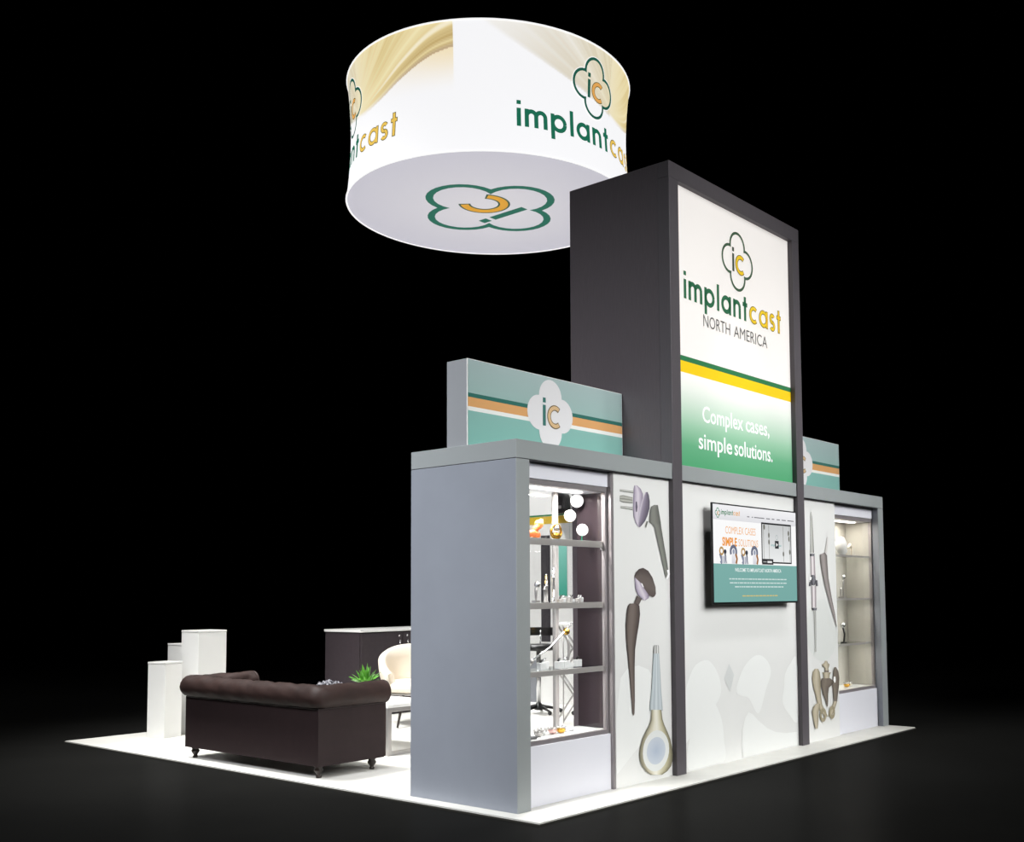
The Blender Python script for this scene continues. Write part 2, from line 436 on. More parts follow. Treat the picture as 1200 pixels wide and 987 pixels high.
PRINTS = {
 'left': [
  ('metal', [(1.174,2.19,1.173,2.174),(1.345,2.189,1.345,2.173)]),
  ('screw', [(1.173,2.142,1.172,2.101),(1.215,2.148,1.214,2.094),(1.333,2.14,1.332,2.095)]),
  ('metal', [(1.182,2.066,1.182,2.05),(1.332,2.065,1.331,2.043)]),
  ('lav', [(1.357,2.233,1.39,2.235),(1.349,2.206,1.439,2.212),(1.345,2.167,1.466,2.175),(1.339,2.108,1.465,2.116),(1.338,2.043,1.452,2.05),(1.344,1.992,1.429,1.996),(1.368,1.948,1.417,1.95),(1.394,1.923,1.416,1.924)]),
  ('slot', [(1.371,2.11,1.387,2.111),(1.367,2.071,1.395,2.072),(1.372,2.032,1.386,2.033)]),
  ('lens', [(1.5,2.191,1.528,2.193),(1.477,2.163,1.544,2.167),(1.448,2.115,1.555,2.122),(1.425,2.061,1.55,2.068),(1.407,2.008,1.524,2.014),(1.397,1.962,1.489,1.967),(1.395,1.929,1.444,1.932),(1.405,1.917,1.422,1.918)]),
  ('grey', [(1.611,2.099,1.661,2.102),(1.571,2.083,1.666,2.089),(1.555,2.049,1.674,2.056),(1.546,2.002,1.688,2.01),(1.54,1.962,1.698,1.97),(1.585,1.945,1.702,1.95),(1.607,1.926,1.705,1.93),(1.661,1.782,1.743,1.785),(1.711,1.65,1.781,1.652),(1.74,1.571,1.797,1.572),(1.755,1.538,1.778,1.538)]),
  ('white', [(1.774,1.598,1.809,1.599),(1.785,1.565,1.815,1.565),(1.766,1.538,1.796,1.538),(1.76,1.524,1.778,1.525)]),
  ('grey', [(1.506,1.967,1.529,1.969),(1.489,1.927,1.5,1.915)]),
  ('lav', [(1.343,1.541,1.359,1.541),(1.348,1.502,1.424,1.503),(1.352,1.451,1.484,1.451),(1.382,1.406,1.528,1.405),(1.427,1.38,1.522,1.379),(1.449,1.364,1.482,1.363)]),
  ('brown', [(1.343,1.547,1.348,1.534),(1.36,1.573,1.43,1.49),(1.399,1.599,1.473,1.445),(1.454,1.609,1.528,1.399),(1.521,1.588,1.578,1.384),(1.576,1.536,1.601,1.392),(1.614,1.464,1.619,1.412)]),
  ('white', [(1.422,1.493,1.441,1.49),(1.446,1.464,1.462,1.46)]),
  ('brown', [(1.367,1.4,1.433,1.374),(1.323,1.33,1.388,1.323)]),
  ('stem', [(1.275,1.34,1.361,1.339),(1.253,1.324,1.399,1.322),(1.234,1.261,1.406,1.258),(1.224,1.186,1.39,1.181),(1.227,1.085,1.359,1.08),(1.239,0.996,1.337,0.992),(1.255,0.882,1.33,0.878),(1.27,0.755,1.328,0.752),(1.284,0.629,1.327,0.625),(1.296,0.527,1.321,0.525),(1.305,0.511,1.314,0.51)]),
  ('chrome', [(1.59,1.02,1.638,1.018),(1.579,1.007,1.646,1.004),(1.576,0.949,1.647,0.946)]),
  ('ice', [(1.574,0.955,1.648,0.952),(1.557,0.801,1.662,0.794),(1.54,0.673,1.67,0.663),(1.521,0.584,1.682,0.571),(1.514,0.527,1.687,0.512)]),
  ('bulb', [(1.535,0.532,1.669,0.52),(1.53,0.462,1.682,0.447),(1.504,0.419,1.708,0.399),(1.456,0.373,1.749,0.343),(1.414,0.327,1.783,0.287),(1.388,0.273,1.805,0.226),(1.374,0.217,1.816,0.165),(1.383,0.166,1.81,0.114),(1.407,0.125,1.789,0.077),(1.455,0.081,1.736,0.045),(1.521,0.047,1.667,0.028)]),
  ('ellipse_pale', (1.592,0.218,0.174,0.154)),
  ('ellipse_blue', (1.592,0.218,0.124,0.103)),
 ],
 'right': [
  ('metal', [(4.23,2.191,4.241,2.192),(4.22,2.141,4.26,2.143),(4.218,1.985,4.271,1.987),(4.205,1.795,4.28,1.797)]),
  ('dark', [(4.194,1.787,4.29,1.789),(4.193,1.762,4.289,1.765)]),
  ('pink', [(4.202,1.762,4.292,1.765),(4.203,1.615,4.295,1.616),(4.2,1.55,4.303,1.55)]),
  ('dark', [(4.214,1.583,4.276,1.583),(4.185,1.525,4.309,1.526),(4.218,1.484,4.28,1.485)]),
  ('white', [(4.183,1.562,4.222,1.562),(4.171,1.533,4.206,1.533)]),
  ('dark', [(4.172,1.517,4.202,1.517),(4.153,1.476,4.205,1.476)]),
  ('dark', [(4.309,1.534,4.338,1.534),(4.292,1.476,4.346,1.476)]),
  ('pink', [(4.21,1.476,4.303,1.476),(4.209,1.37,4.301,1.37),(4.207,1.272,4.296,1.271)]),
  ('dark', [(4.197,1.268,4.31,1.267),(4.213,1.244,4.298,1.242)]),
  ('metal', [(4.245,1.239,4.284,1.238),(4.249,1.043,4.281,1.042),(4.25,0.848,4.274,0.847)]),
  ('white2', [(4.565,1.965,4.583,1.961),(4.537,1.888,4.573,1.881),(4.495,1.803,4.545,1.796)]),
  ('stemgrey', [(4.399,1.784,4.505,1.807),(4.403,1.742,4.551,1.779),(4.42,1.659,4.555,1.704),(4.471,1.518,4.571,1.552),(4.555,1.351,4.63,1.368),(4.648,1.182,4.696,1.198),(4.719,1.071,4.727,1.079)]),
  ('bone', [(4.231,0.687,4.302,0.683),(4.191,0.657,4.336,0.648),(4.174,0.593,4.35,0.582),(4.198,0.511,4.346,0.501),(4.243,0.427,4.352,0.419),(4.277,0.344,4.373,0.336),(4.326,0.283,4.433,0.273),(4.412,0.218,4.485,0.212)]),
  ('bonedark', [(4.649,0.679,4.686,0.677),(4.625,0.647,4.732,0.641),(4.612,0.582,4.756,0.573),(4.598,0.499,4.744,0.489),(4.612,0.415,4.713,0.408),(4.621,0.348,4.696,0.342)]),
  ('white', [(4.634,0.589,4.668,0.586),(4.623,0.556,4.676,0.553),(4.633,0.53,4.663,0.528)]),
  ('bone', [(4.618,0.349,4.696,0.342),(4.562,0.287,4.646,0.28),(4.485,0.212,4.567,0.204)]),
  ('bone', [(4.449,0.752,4.495,0.75),(4.436,0.733,4.508,0.729),(4.384,0.723,4.545,0.714),(4.401,0.702,4.538,0.694),(4.446,0.683,4.519,0.678),(4.444,0.65,4.528,0.645)]),
  ('bonedark', [(4.444,0.658,4.517,0.654),(4.434,0.642,4.526,0.637)]),
  ('bone', [(4.38,0.645,4.572,0.634),(4.41,0.619,4.543,0.611),(4.422,0.569,4.531,0.562)]),
  ('bonedark', [(4.368,0.589,4.55,0.577),(4.349,0.558,4.641,0.538),(4.356,0.524,4.584,0.509),(4.364,0.499,4.518,0.489),(4.396,0.432,4.498,0.424),(4.443,0.363,4.494,0.358),(4.466,0.312,4.481,0.31)]),
  ('ring', (4.383,0.237,0.065,0.061)),
  ('ring', (4.573,0.245,0.059,0.058)),
  ('bone', [(4.232,0.355,4.32,0.348),(4.178,0.328,4.319,0.316),(4.155,0.29,4.29,0.278),(4.173,0.224,4.283,0.214),(4.194,0.166,4.271,0.158),(4.213,0.124,4.259,0.119)]),
 ],
}

# ================================================================== setting
H = 2.44; HB = 2.314; DEP = 1.0205; BW = 5.85
TX0, TX1, TP, TH, TD = 1.8215, 4.0275, .133, 4.905, 1.025

f = MB().add([(-60, -60, -.02), (60, -60, -.02), (60, 60, -.02), (-60, 60, -.02)], [(0, 1, 2, 3)]).build('floor', HALLFLOOR)
prop(f, kind='structure')

plat = thing('platform_flooring', 'pale grey marbled square flooring with a dark edge under the whole stand', 'flooring', (0, 0, -.02))
part_box('flooring_panel', (-.115, -.292, .010), (5.845, 5.98, .020), CARPET, plat, 0)
pe = part_box('edge_trim', (-.124, -.30, 0.0), (5.853, 5.988, .0105), EDGE, plat, 0); pe['label'] = 'dark metal edge strip'

# ================================================================== cabinets
def acrylic_panel(parent, name, a, b, m): return part_box(name, a, b, m, parent, .001)

def cabinet(mirror):
    X = (lambda x: BW - x) if mirror else (lambda x: x)
    def bx(name, a, b, m, parent=None, ch=.002):
        xa, xb = sorted((X(a[0]), X(b[0]))); return part_box(name, (xa, a[1], a[2]), (xb, b[1], b[2]), m, parent or t, ch)
    t = thing('display_cabinet', ('grey cabinet at the far right, beige-lined glass case beside a printed pelvis' if mirror else 'grey cabinet at the near corner, glass case beside printed hip and shoulder implants'), 'display cabinet')
    bx('side_panel', (0, 0, 0), (.132, DEP, HB - .002), BLUEGREY)
    # front skin of the upright (its narrow face is a little greener grey)
    bx('front_post', (.001, -.004, 0), (.131, .001, HB - .002), GREYF, None, .0008)
    hd = bx('header', (0, -.004, HB + .002), (TX0, DEP, H), GREYF)
    bx('shadow_gap', (.004, .002, HB - .003), (TX0 - .01, DEP - .01, HB + .003), BLACKTRIM, hd, 0)
    g0 = 1.095
    bx('graphic_backing', (g0, .036, 0), (TX0 - .002, .38, HB - .004), WHITE)
    gp = bx('graphic_panel', (g0 + .002, .03, 0), (TX0 - .002, .036, HB - .004), WHITEG, None, .0008)
    if not mirror:
        bx('edge_post', (g0 - .024, .034, 0), (g0 + .0015, .10, HB - .006), BEVEL)
    bx('valance', (.133, .062, 2.2), (g0 - .026, .09, HB - .006), WHITE)
    bx('base_panel', (.133, .055, 0), (g0 - .026, .38, .40), WHITE)
    cs = bx('case_frame', (.133, .07, 2.162), (g0 - .026, .105, 2.199), BEVEL)
    bx('frame_upright', (g0 - .05, .07, .4), (g0 - .026, .105, 2.162), BEVEL, cs)
    bx('frame_upright', (.133, .07, .4), (.15, .105, 2.162), BEVEL, cs)
    bx('frame_sill', (.15, .066, .4), (g0 - .05, .105, .43), BEVEL, cs)
    ce = bx('case_ceiling', (.133, .105, 2.165), (g0 - .003, .38, 2.19), WHITE)
    lamp = bx('light_strip', (.25, .2, 2.158), (g0 - .15, .26, 2.1655), LED, ce, .001)
    bx('case_floor', (.133, .105, .4), (g0 - .003, .38, .43), WHITEG)
    near, far = (.133, .139), (g0 - .012, g0 - .004)
    if mirror:   # beige frosted sides and back
        bx('side_lining', (near[0], .106, .432), (near[1], .37, 2.163), BEIGE, None, .001)
        bx('side_lining', (far[0], .106, .432), (far[1], .37, 2.163), BEIGE, None, .001)
        bx('back_lining', (.14, .37, .432), (g0 - .013, .38, 2.163), BEIGE, None, .001)
    else:
        s_ = bx('side_lining', (far[0], .106, .432), (far[1], .37, 2.163), DARKACR, None, .001)
        s_['label'] = 'dark brown mirror-smooth side lining'
        bx('back_glass', (.14, .372, .432), (g0 - .013, .378, 2.163), GLASS, None, 0)
        bx('back_post', (.81, .355, .43), (.848, .385, 2.165), POSTGREY)
    bx('front_glass', (.15, .084, .43), (g0 - .05, .089, 2.162), GLASS, None, 0)
    for (z0, z1) in ((1.752, 1.800), (1.312, 1.355), (.852, .890)):
        sh = bx('shelf', (.142, .10, z1 - .008), (g0 - .014, .365, z1), ACRYL if not mirror else ACRYL, None, .0)
        bx('shelf_edge', (.152, .092, z0 if not mirror else z1 - .02), (g0 - .052, .105, z1 - .001), SHELFEDGE, sh, .001)
    bx('shelf_clip', (g0 - .035, .11, 1.74), (g0 - .013, .13, 1.752), CHROME)
    # case lamp (real light of the strip)
    l = bpy.data.lights.new('case_lamp', 'AREA'); l.shape = 'RECTANGLE'; l.size = .6; l.size_y = .05; l.energy = 22 if not mirror else 5
    l.color = (1, .97, .93) if not mirror else (1, .96, .88)
    lo = bpy.data.objects.new('case_lamp', l); COL.objects.link(lo); lo.location = (X(.6), .23, 2.15); lo.parent = t
    for z in (1.735, 1.30, .845):
        l2 = bpy.data.lights.new('shelf_lamp', 'AREA'); l2.shape = 'RECTANGLE'; l2.size = .7; l2.size_y = .02; l2.energy = 4.5 if not mirror else 1.5
        l2.color = l.color
        lo = bpy.data.objects.new('shelf_lamp', l2); COL.objects.link(lo); lo.location = (X(.6), .13, z); lo.parent = t
    # printed implants
    P = Print(facade(0, .03, 0))
    prof = lambda *cs: [lin(c) for c in cs]
    PR = {
        'metal': prof('6f6f6c', 'b9b9b4', 'deded8', '8d8d88', '5c5c58'), 'screw': prof('77776f', 'c2c2ba', '8a8a84', 'c8c8c0', '6a6a66'),
        'lav': prof('8e8499', 'c6bccb', 'dcd4dd', 'b9aebf', '8d8296'), 'slot': prof('5d5666', '6a6373', '5d5666'),
        'lens': prof('d6cfd9', '9a90a2', '847c8c', '6f6877', '5a5562'), 'grey': prof('696a66', '84857f', '868780', '757670', '5e5f5a'),
        'white': prof('ffffff', 'ffffff'), 'brown': prof('4f4644', '6b615d', '6e6460', '5d5350'), 'stem': prof('4a413f', '776c66', '7a6f69', '665b56', '443b3a'),
        'chrome': prof('5c5c58', 'e2e2e0', '8a8a88', 'f0f0ee', '5c5c58'), 'ice': prof('aab4b8', 'ccd4d8', 'b4bec4', 'd8dfe2', 'b6c0c5', 'cfd6da', 'a8b2b6'),
        'bulb': prof('74705e', 'c9c3ab', 'e6e2d2', 'eeebdf', 'dcd7c2', 'bdb697', '6c6854'), 'dark': prof('2e2e30', '55545a', '8a8990', '3a393e'),
        'pink': prof('8f8588', 'd8cfd2', 'efe9ea', 'b5a9ad', '8a7f83'), 'white2': prof('b9b5b0', 'ddd9d6', 'c9c5c2'),
        'stemgrey': prof('6d6664', '9c9492', 'a39b99', '8b8381', '675f5d'), 'bone': prof('958a74', 'bcb29c', 'c9bfaa', 'b3a993', '8e846f'),
        'bonedark': prof('6a6158', '857b70', '776d63', '5f564e')}
    if mirror:
        P.ellipse(4.42, 1.05, .34, .30, lin('dcdedb'), 0)
    else:
        P.fan([(1.10, .5), (1.159, .794), (1.244, .858), (1.384, .875), (1.516, .836), (1.603, .733), (1.621, .537), (1.527, .353), (1.339, .247), (1.10, .10)], lin('f2f3f1'), 0)  # pale rounded area behind the implants
    ly = 1
    for kind, d in PRINTS['right' if mirror else 'left']:
        if kind.startswith('ellipse'):
            cc = {'ellipse_pale': ('e6e8e6', 'eceeed'), 'ellipse_blue': ('ccd3dd', 'b4c0d2')}[kind]
            P.ellipse(d[0], d[1], d[2], d[3], lin(cc[0]), ly, lin(cc[1]))
        elif kind == 'ring':
            P.stroke([(d[0] + d[2] * .8 * cos(a * pi / 12), d[1] + d[3] * .8 * sin(a * pi / 12)) for a in range(25)], .035, lin('a2987f'), ly)
        else: P.blend(d, PR[kind], ly)
        ly += .25
    P.build('implant_print', PRINT, gp)
    return t

left_cab = cabinet(False)
right_cab = cabinet(True)

# ================================================================== tower
tower = thing('sign_tower', 'tall charcoal tower with a lit front sign, between the two grey cabinets', 'tower', (0, 0, 0))
for a, b in ((TX0, TX0 + TP), (TX1 - TP, TX1)):
    part_box('front_post', (a, -.012, 0), (b, .10, TH - TP), POSTM, tower)
part_box('top_rail', (TX0, -.012, TH - TP), (TX1, .10, TH), POSTM, tower)
for a, b in ((TX0, TX0 + .03), (TX1 - .03, TX1)):
    part_box('side_panel', (a, .1002, 0), (b, TD, TH), DARKWOOD, tower, .0015)
part_box('back_panel', (TX0 + .031, TD - .03, 0), (TX1 - .031, TD, TH - .03), DARKWOOD, tower)
part_box('roof_panel', (TX0 + .031, .101, TH - .029), (TX1 - .031, TD, TH - .001), DARKWOOD, tower)
th = part_box('header', (TX0 + TP + .001, -.003, HB + .002), (TX1 - TP - .001, .3, H), GREYF, tower)
part_box('shadow_gap', (TX0 + TP + .001, .004, HB - .004), (TX1 - TP - .001, .29, HB + .003), BLACKTRIM, th, 0)
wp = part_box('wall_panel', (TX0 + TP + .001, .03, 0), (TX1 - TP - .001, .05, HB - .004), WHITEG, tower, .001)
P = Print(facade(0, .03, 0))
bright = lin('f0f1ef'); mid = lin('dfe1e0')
def smooth(pts, n=6):
    out = []; m = len(pts)
    for i in range(m):
        p0, p1, p2, p3 = pts[i - 1], pts[i], pts[(i + 1) % m], pts[(i + 2) % m]
        for k in range(n):
            t = k / n
            out.append(tuple(max(.012, .5 * ((2 * p1[j]) + (-p0[j] + p2[j]) * t + (2 * p0[j] - 5 * p1[j] + 4 * p2[j] - p3[j]) * t * t + (-p0[j] + 3 * p1[j] - 3 * p2[j] + p3[j]) * t ** 3)) for j in (0, 1)))
    return out
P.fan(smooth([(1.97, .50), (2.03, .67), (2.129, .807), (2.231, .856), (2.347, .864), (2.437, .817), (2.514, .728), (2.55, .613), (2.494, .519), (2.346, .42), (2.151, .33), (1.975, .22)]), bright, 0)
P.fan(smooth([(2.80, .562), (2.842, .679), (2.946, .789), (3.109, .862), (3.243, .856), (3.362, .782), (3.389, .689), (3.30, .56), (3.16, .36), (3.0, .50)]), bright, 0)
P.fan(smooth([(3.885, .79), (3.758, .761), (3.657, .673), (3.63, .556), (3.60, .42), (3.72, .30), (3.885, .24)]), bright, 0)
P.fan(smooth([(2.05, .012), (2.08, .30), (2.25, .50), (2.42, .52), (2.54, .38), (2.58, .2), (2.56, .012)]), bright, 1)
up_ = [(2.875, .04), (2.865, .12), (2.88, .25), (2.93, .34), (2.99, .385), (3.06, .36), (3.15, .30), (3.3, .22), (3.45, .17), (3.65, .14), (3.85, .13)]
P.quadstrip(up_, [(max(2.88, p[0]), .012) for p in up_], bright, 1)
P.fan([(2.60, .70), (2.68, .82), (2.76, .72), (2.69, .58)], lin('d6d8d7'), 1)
P.build('pale_lobes', PRINT, wp)  # rounded areas paler than the panel, one small diamond darker

# lit sign
sx0, sx1, sz0, sz1 = TX0 + TP + .002, TX1 - TP - .002, H + .002, TH - TP - .002
lb = part_box('sign_box', (sx0, .04, sz0), (sx1, .09, sz1), WHITE, tower, 0)
P = Print(facade(0, .036, 0))
Wt = lin('fdf8f4'); zs = [sz0, 2.62, 2.78, 2.95, 3.08, 3.175, 3.215, 3.216, 3.31, 3.311, 3.353, 3.354, sz1]
gr = lin('4fa070'); g2 = lin('66ad82'); g3 = lin('9ccaab'); g4 = lin('cfe3d2'); g5 = lin('edf3ea'); yl = lin('f8d018'); dg_ = lin('2f7a4c')
cs = [gr, g2, g3, g4, g5, lin('fafaf5'), lin('fffef8'), yl, yl, dg_, dg_, Wt, Wt]
N = 24
vs = []; fs = []; cc = []
for z, c in zip(zs, cs):
    for i in range(N + 1):
        vs.append((sx0 + (sx1 - sx0) * i / N, .036, z)); cc.append(c)
for j in range(len(zs) - 1):
    for i in range(N): fs.append((j * (N + 1) + i, j * (N + 1) + i + 1, (j + 1) * (N + 1) + i + 1, (j + 1) * (N + 1) + i))
P.mb.add(vs, fs, cc)
pf = P.build('sign_face', LITPRINT, lb)
gg = lin('2d6b4a'); word = 'implantcast'
P = Print(facade(0, .034, 0))
emblem(P, 2.95, 4.345, .535, 0, ring=lin('3d5a42'), ic=lin('3d4a3c'), cc=lin('f0c828'), co=lin('5b5224'))
P.build('emblem_print', LITPRINT, lb)
P = Print(facade(0, .034, 0)); xh = 1.64 / word_units(word)
logo_word(P, 2.083, 3.835, xh, word, 0, lambda k: (gg, None) if k < 7 else (lin('f2cc2a'), lin('7a6a20')))
P.build('logo_wordmark', LITPRINT, lb)
for body_, u_, v_, h_, w__, c_, b_, nm_ in (('NORTH', 2.373, 3.655, .105, .43, '555555', -.004, 'region_lettering'), ('AMERICA', 2.866, 3.655, .105, .59, '555555', -.004, 'region_lettering'),
                                  ('Complex', 2.335, 2.84, .135, .66, 'ffffff', .012, 'slogan_lettering'), ('cases,', 3.04, 2.84, .135, .42, 'ffffff', .012, 'slogan_lettering'),
                                  ('simple', 2.27, 2.61, .135, .53, 'ffffff', .012, 'slogan_lettering'), ('solutions.', 2.84, 2.61, .135, .67, 'ffffff', .012, 'slogan_lettering')):
    P = Print(facade(0, .034, 0)); text_print(P, body_, u_, v_, h_, lin(c_), 1, width=w__, bold=b_)
    P.build(nm_, LITPRINT, lb)

# ================================================================== header signs on the cabinets
def header_sign(x0, x1, label):
    t = thing('header_sign', label, 'sign', (x0, .48, H), group=None)
    w_ = x1 - x0
    part_box('sign_box', (0, 0.003, .001), (w_, .20, .615), GREY, t)
    tr = part_box('sign_trim', (0, -.003, .001), (w_, .003, .615), WHITEG, t, .001)
    P = Print(facade(0, -.004, 0))
    def zz(z): return z - H
    a, b = .006, w_ - .006
    P.rect(a, .004, b, zz(2.69), lin('7fb5ab'), 0, 12, lin('88b8b0'))
    P.rect(a, zz(2.69), b, zz(2.719), lin('efefec'), 0, 12)
    P.rect(a, zz(2.719), b, zz(2.785), lin('dfa76c'), 0, 12)
    P.rect(a, zz(2.785), b, zz(2.814), lin('2f6e64'), 0, 12)
    P.rect(a, zz(2.814), b, .61, lin('9dbab6'), 0, 12, lin('a9bdbd'))
    cx = w_ / 2 - .015
    P.fan(cloud_pts(cx, zz(2.77), .525), lin('e4e2e4'), 2, (cx, zz(2.77)))
    emblem(P, cx, zz(2.775), .525, 2, ring=None, ic=lin('3f766f'), cc=lin('d9b88c'), co=lin('6d5a3e'))
    P.build('sign_print', PRINT, tr)
    return t
header_sign(.027, 1.815, 'teal and orange striped sign with its whole white emblem, on the near cabinet')
header_sign(BW - 1.815, BW - .027, 'teal and orange striped sign half hidden by the tower, on the far cabinet')

# ================================================================== television
tv = thing('television', 'black-framed television showing a web page, on the white wall below the lit sign', 'television', (2.302, -.065, 1.322))
TW, THt = 1.45, .838
part_box('tv_body', (0, 0, 0), (TW, .016, THt), BLACKP, tv, .004)
part_box('wall_mount', (.35, .0165, .18), (1.1, .094, .62), BLACKP, tv)
P = Print(facade(0, 0, 0, eps=.0006))
a, b, c, d = .012, TW - .012, .016, THt - .012
P.rect(a, c, b, .335, lin('7aaca6'), 0, 8, lin('7fb0aa'))
P.rect(a, .335, b, d, lin('fdfdfd'), 0, 8)
P.rect(a, .70, b, d, lin('e2e2e6'), 1, 8, lin('f6f6f8'))
def U(px): return px
emblem(P, .085, .755, .085, 2, ring=lin('2f8a5a'), ic=lin('2f8a5a'), cc=lin('e8a13a'), co=lin('e8a13a'), rw=.08)
xh2 = .30 / word_units(word)
logo_word(P, .14, .745, xh2, word, 2, lambda k: (lin('1f7a4a'), None) if k < 7 else (lin('e8a13a'), None))
for i, (u0, u1) in enumerate([(.56, .60), (.64, .66), (.68, .86), (.89, .96), (.99, 1.04), (1.08, 1.14), (1.17, 1.25), (1.28, 1.40)]):
    P.rect(u0, .742, u1, .750, lin('77777c'), 2)
text_print(P, 'COMPLEX CASES', .20, .588, .062, lin('f2b277'), 2, width=.50, bold=.0)
text_print(P, 'SIMPLE', .15, .487, .068, lin('f09a3c'), 2, width=.235, bold=.035)
text_print(P, 'SOLUTIONS', .41, .487, .062, lin('f2b277'), 2, width=.33, bold=.0)
R2 = random.Random(3)
for k in range(4):                                   # row of printed knee implants
    x = .09 + k * .175; colr = [lin('8f97ad'), lin('c9c9d2'), lin('8a8fa2'), lin('c08a5a')]
    if k % 2 == 0:
        P.arc(x + .045, .44, .028, 0, 360, .018, lin('b9935a'), 3); P.stroke([(x + .02, .42), (x + .05, .36), (x + .03, .338)], .03, lin('757b8c'), 3, 3)
        for q in range(5): P.rect(x + .03 + q * .02, .338, x + .042 + q * .02, .40, colr[q % 3], 4)
        P.ellipse(x + .10, .435, .022, .02, lin('3c3f4a'), 4); P.stroke([(x + .10, .42), (x + .12, .338)], .02, lin('4a4d58'), 3, 3)
    else:
        P.arc(x + .06, .438, .045, -30, 210, .03, lin('6f7488'), 3); P.rect(x + .03, .338, x + .09, .42, lin('d7d7df'), 3, 3, lin('eeeef2'))
        P.stroke([(x + .095, .42), (x + .115, .38), (x + .10, .338)], .026, lin('a06a3c'), 4, 3); P.ellipse(x + .06, .44, .018, .022, lin('9aa0b4'), 5)
P.rect(.80, .352, 1.345, .71, lin('2a2a2c'), 2)       # film still
P.rect(.815, .365, 1.33, .695, lin('eef0f0'), 3, 6, lin('c9cbcc'))
for x in (.835, .93, 1.19, 1.31):
    P.stroke([(x, .69), (x + .005, .37)], .006, lin('85857c'), 4, 4)
for x, y in ((.93, .60), (.93, .54), (1.19, .44), (1.31, .46), (.85, .67), (1.29, .63), (1.30, .58)):
    P.ellipse(x, y, .014, .024, lin('76766e'), 5)
text_print(P, 'implantcast', .965, .505, .022, lin('3a9a9a'), 5, width=.19)
P.rect(1.035, .485, 1.105, .555, lin('35383a'), 6)
P.fan([(1.058, .503), (1.058, .537), (1.088, .52)], lin('ffffff'), 7)
P.arc(1.07, .585, .02, 0, 360, .004, lin('9aa'.replace('9aa', '99aaaa')), 6)
P.rect(.80, .34, 1.0, .39, lin('3a3a3c'), 6); P.rect(.82, .36, .88, .367, lin('bdbdbd'), 7); P.rect(.895, .355, .975, .372, lin('eeeeee'), 7)
text_print(P, 'WELCOME TO IMPLANTCAST NORTH AMERICA', TW / 2 + .02, .272, .030, lin('f4faf9'), 2, width=.80, bold=.01, align='CENTER')
for (v, u0, u1) in ((.205, .25, 1.24), (.172, .26, 1.24), (.139, .34, 1.18)):
    u = u0
    while u < u1:
        ww = R2.uniform(.02, .07); P.rect(u, v, min(u + ww, u1), v + .010, lin('cfe2df'), 2); u += ww + .008
u = .46
while u < 1.05:
    ww = R2.uniform(.02, .06); P.rect(u, .062, u + ww, .071, lin('d9c27a'), 2); u += ww + .008
sc = P.build('screen', SCREEN, tv); sc['label'] = 'lit screen with a web page, white above and teal below'

# ================================================================== round hanging sign
DCX, DCY, DZ, DR, DH = 2.819, 2.944, 5.494, 1.487, 1.255
drum = thing('hanging_sign', 'big round white fabric sign hanging over the stand, green and gold lettering round it', 'hanging sign', (DCX, DCY, DZ))
def waist(v): return 1 - .028 * (1 - (2 * v - 1) ** 2)
def nz(x):
    s = 0
    for k, (a_, b_) in enumerate(((1, .3), (2.3, 1.1), (4.9, 2.7), (9.7, .5))): s += sin(x * a_ * 6.283 + b_) / (1 + k * .6)
    return s / 2.2
def lerp(a_, b_, t): return tuple(a_[i] + (b_[i] - a_[i]) * t for i in range(4))
def sstep(a_, b_, x):
    t = max(0, min(1, (x - a_) / (b_ - a_))); return t * t * (3 - 2 * t)
def edge_curve(s):
    K = [(-.1, 1.32), (0, 1.16), (.1, .98), (.2, .84), (.33, .70), (.5, .575), (.62, .52), (.72, .555), (.82, .66), (.92, .77), (1, .82), (1.1, .85)]
    for i in range(1, len(K) - 2):
        if s <= K[i + 1][0]:
            h = K[i + 1][0] - K[i][0]; t = (s - K[i][0]) / h
            m0 = (K[i + 1][1] - K[i - 1][1]) / (K[i + 1][0] - K[i - 1][0]) * h; m1 = (K[i + 2][1] - K[i][1]) / (K[i + 2][0] - K[i][0]) * h
            return (2 * t ** 3 - 3 * t * t + 1) * K[i][1] + (t ** 3 - 2 * t * t + t) * m0 + (3 * t * t - 2 * t ** 3) * K[i + 1][1] + (t ** 3 - t * t) * m1
    return .82
WHT = lin('fdfdff')
def drape(s, v):
    e = edge_curve(s); f_ = v - e; c = WHT
    if f_ < -.012:
        k = sstep(.62, .98, s) * sstep(.46, .85, v) * .9
        return lerp(c, lin('f6e2b4'), k)
    amt = sstep(-.012, .03, f_) * (.30 + .75 * sstep(.1, .7, s))
    base = lerp(lin('eae3d0'), lin('f6e8b8'), sstep(.35, .75, s))
    c = lerp(c, base, min(1, amt))
    rho = max(0, f_) / (abs(s - .57) + .05)                      # folds fan out of the low point of the curve
    if s > .57:
        k = .5 + .5 * nz(rho * .75 + .2)
        c = lerp(c, lin('d0b46c'), .7 * k * sstep(.57, .75, s))
        q = .5 + .5 * nz(rho * 3.4 + .4)
        m_ = sstep(.36, .12, rho) * sstep(.66, .9, s)
        c = lerp(c, lin('a8823a'), q * .85 * m_)
        c = lerp(c, lin('fff6dc'), sstep(.30, .36, rho) * sstep(.46, .38, rho) * sstep(.6, .8, s) * .8)
    else:
        k = .5 + .5 * nz(rho * .5 + .1); c = lerp(c, lin('c9ba94'), .55 * k * sstep(.05, .4, s))
    return c
NA, NV = 1080, 120
SEAM = radians(-149.4)
mb = MB(); vs = []; cs = []; fs = []
for j in range(NV + 1):
    v = j / NV
    for i in range(NA):
        th_ = SEAM + 2 * pi * (i + .5) / NA
        vs.append((DR * waist(v) * cos(th_), DR * waist(v) * sin(th_), DH * v)); cs.append(drape(((i / NA) * 3) % 1.0, v))
for j in range(NV):
    for i in range(NA): fs.append((j * NA + i, j * NA + (i + 1) % NA, (j + 1) * NA + (i + 1) % NA, (j + 1) * NA + i))
mb.add(vs, fs, cs, True)
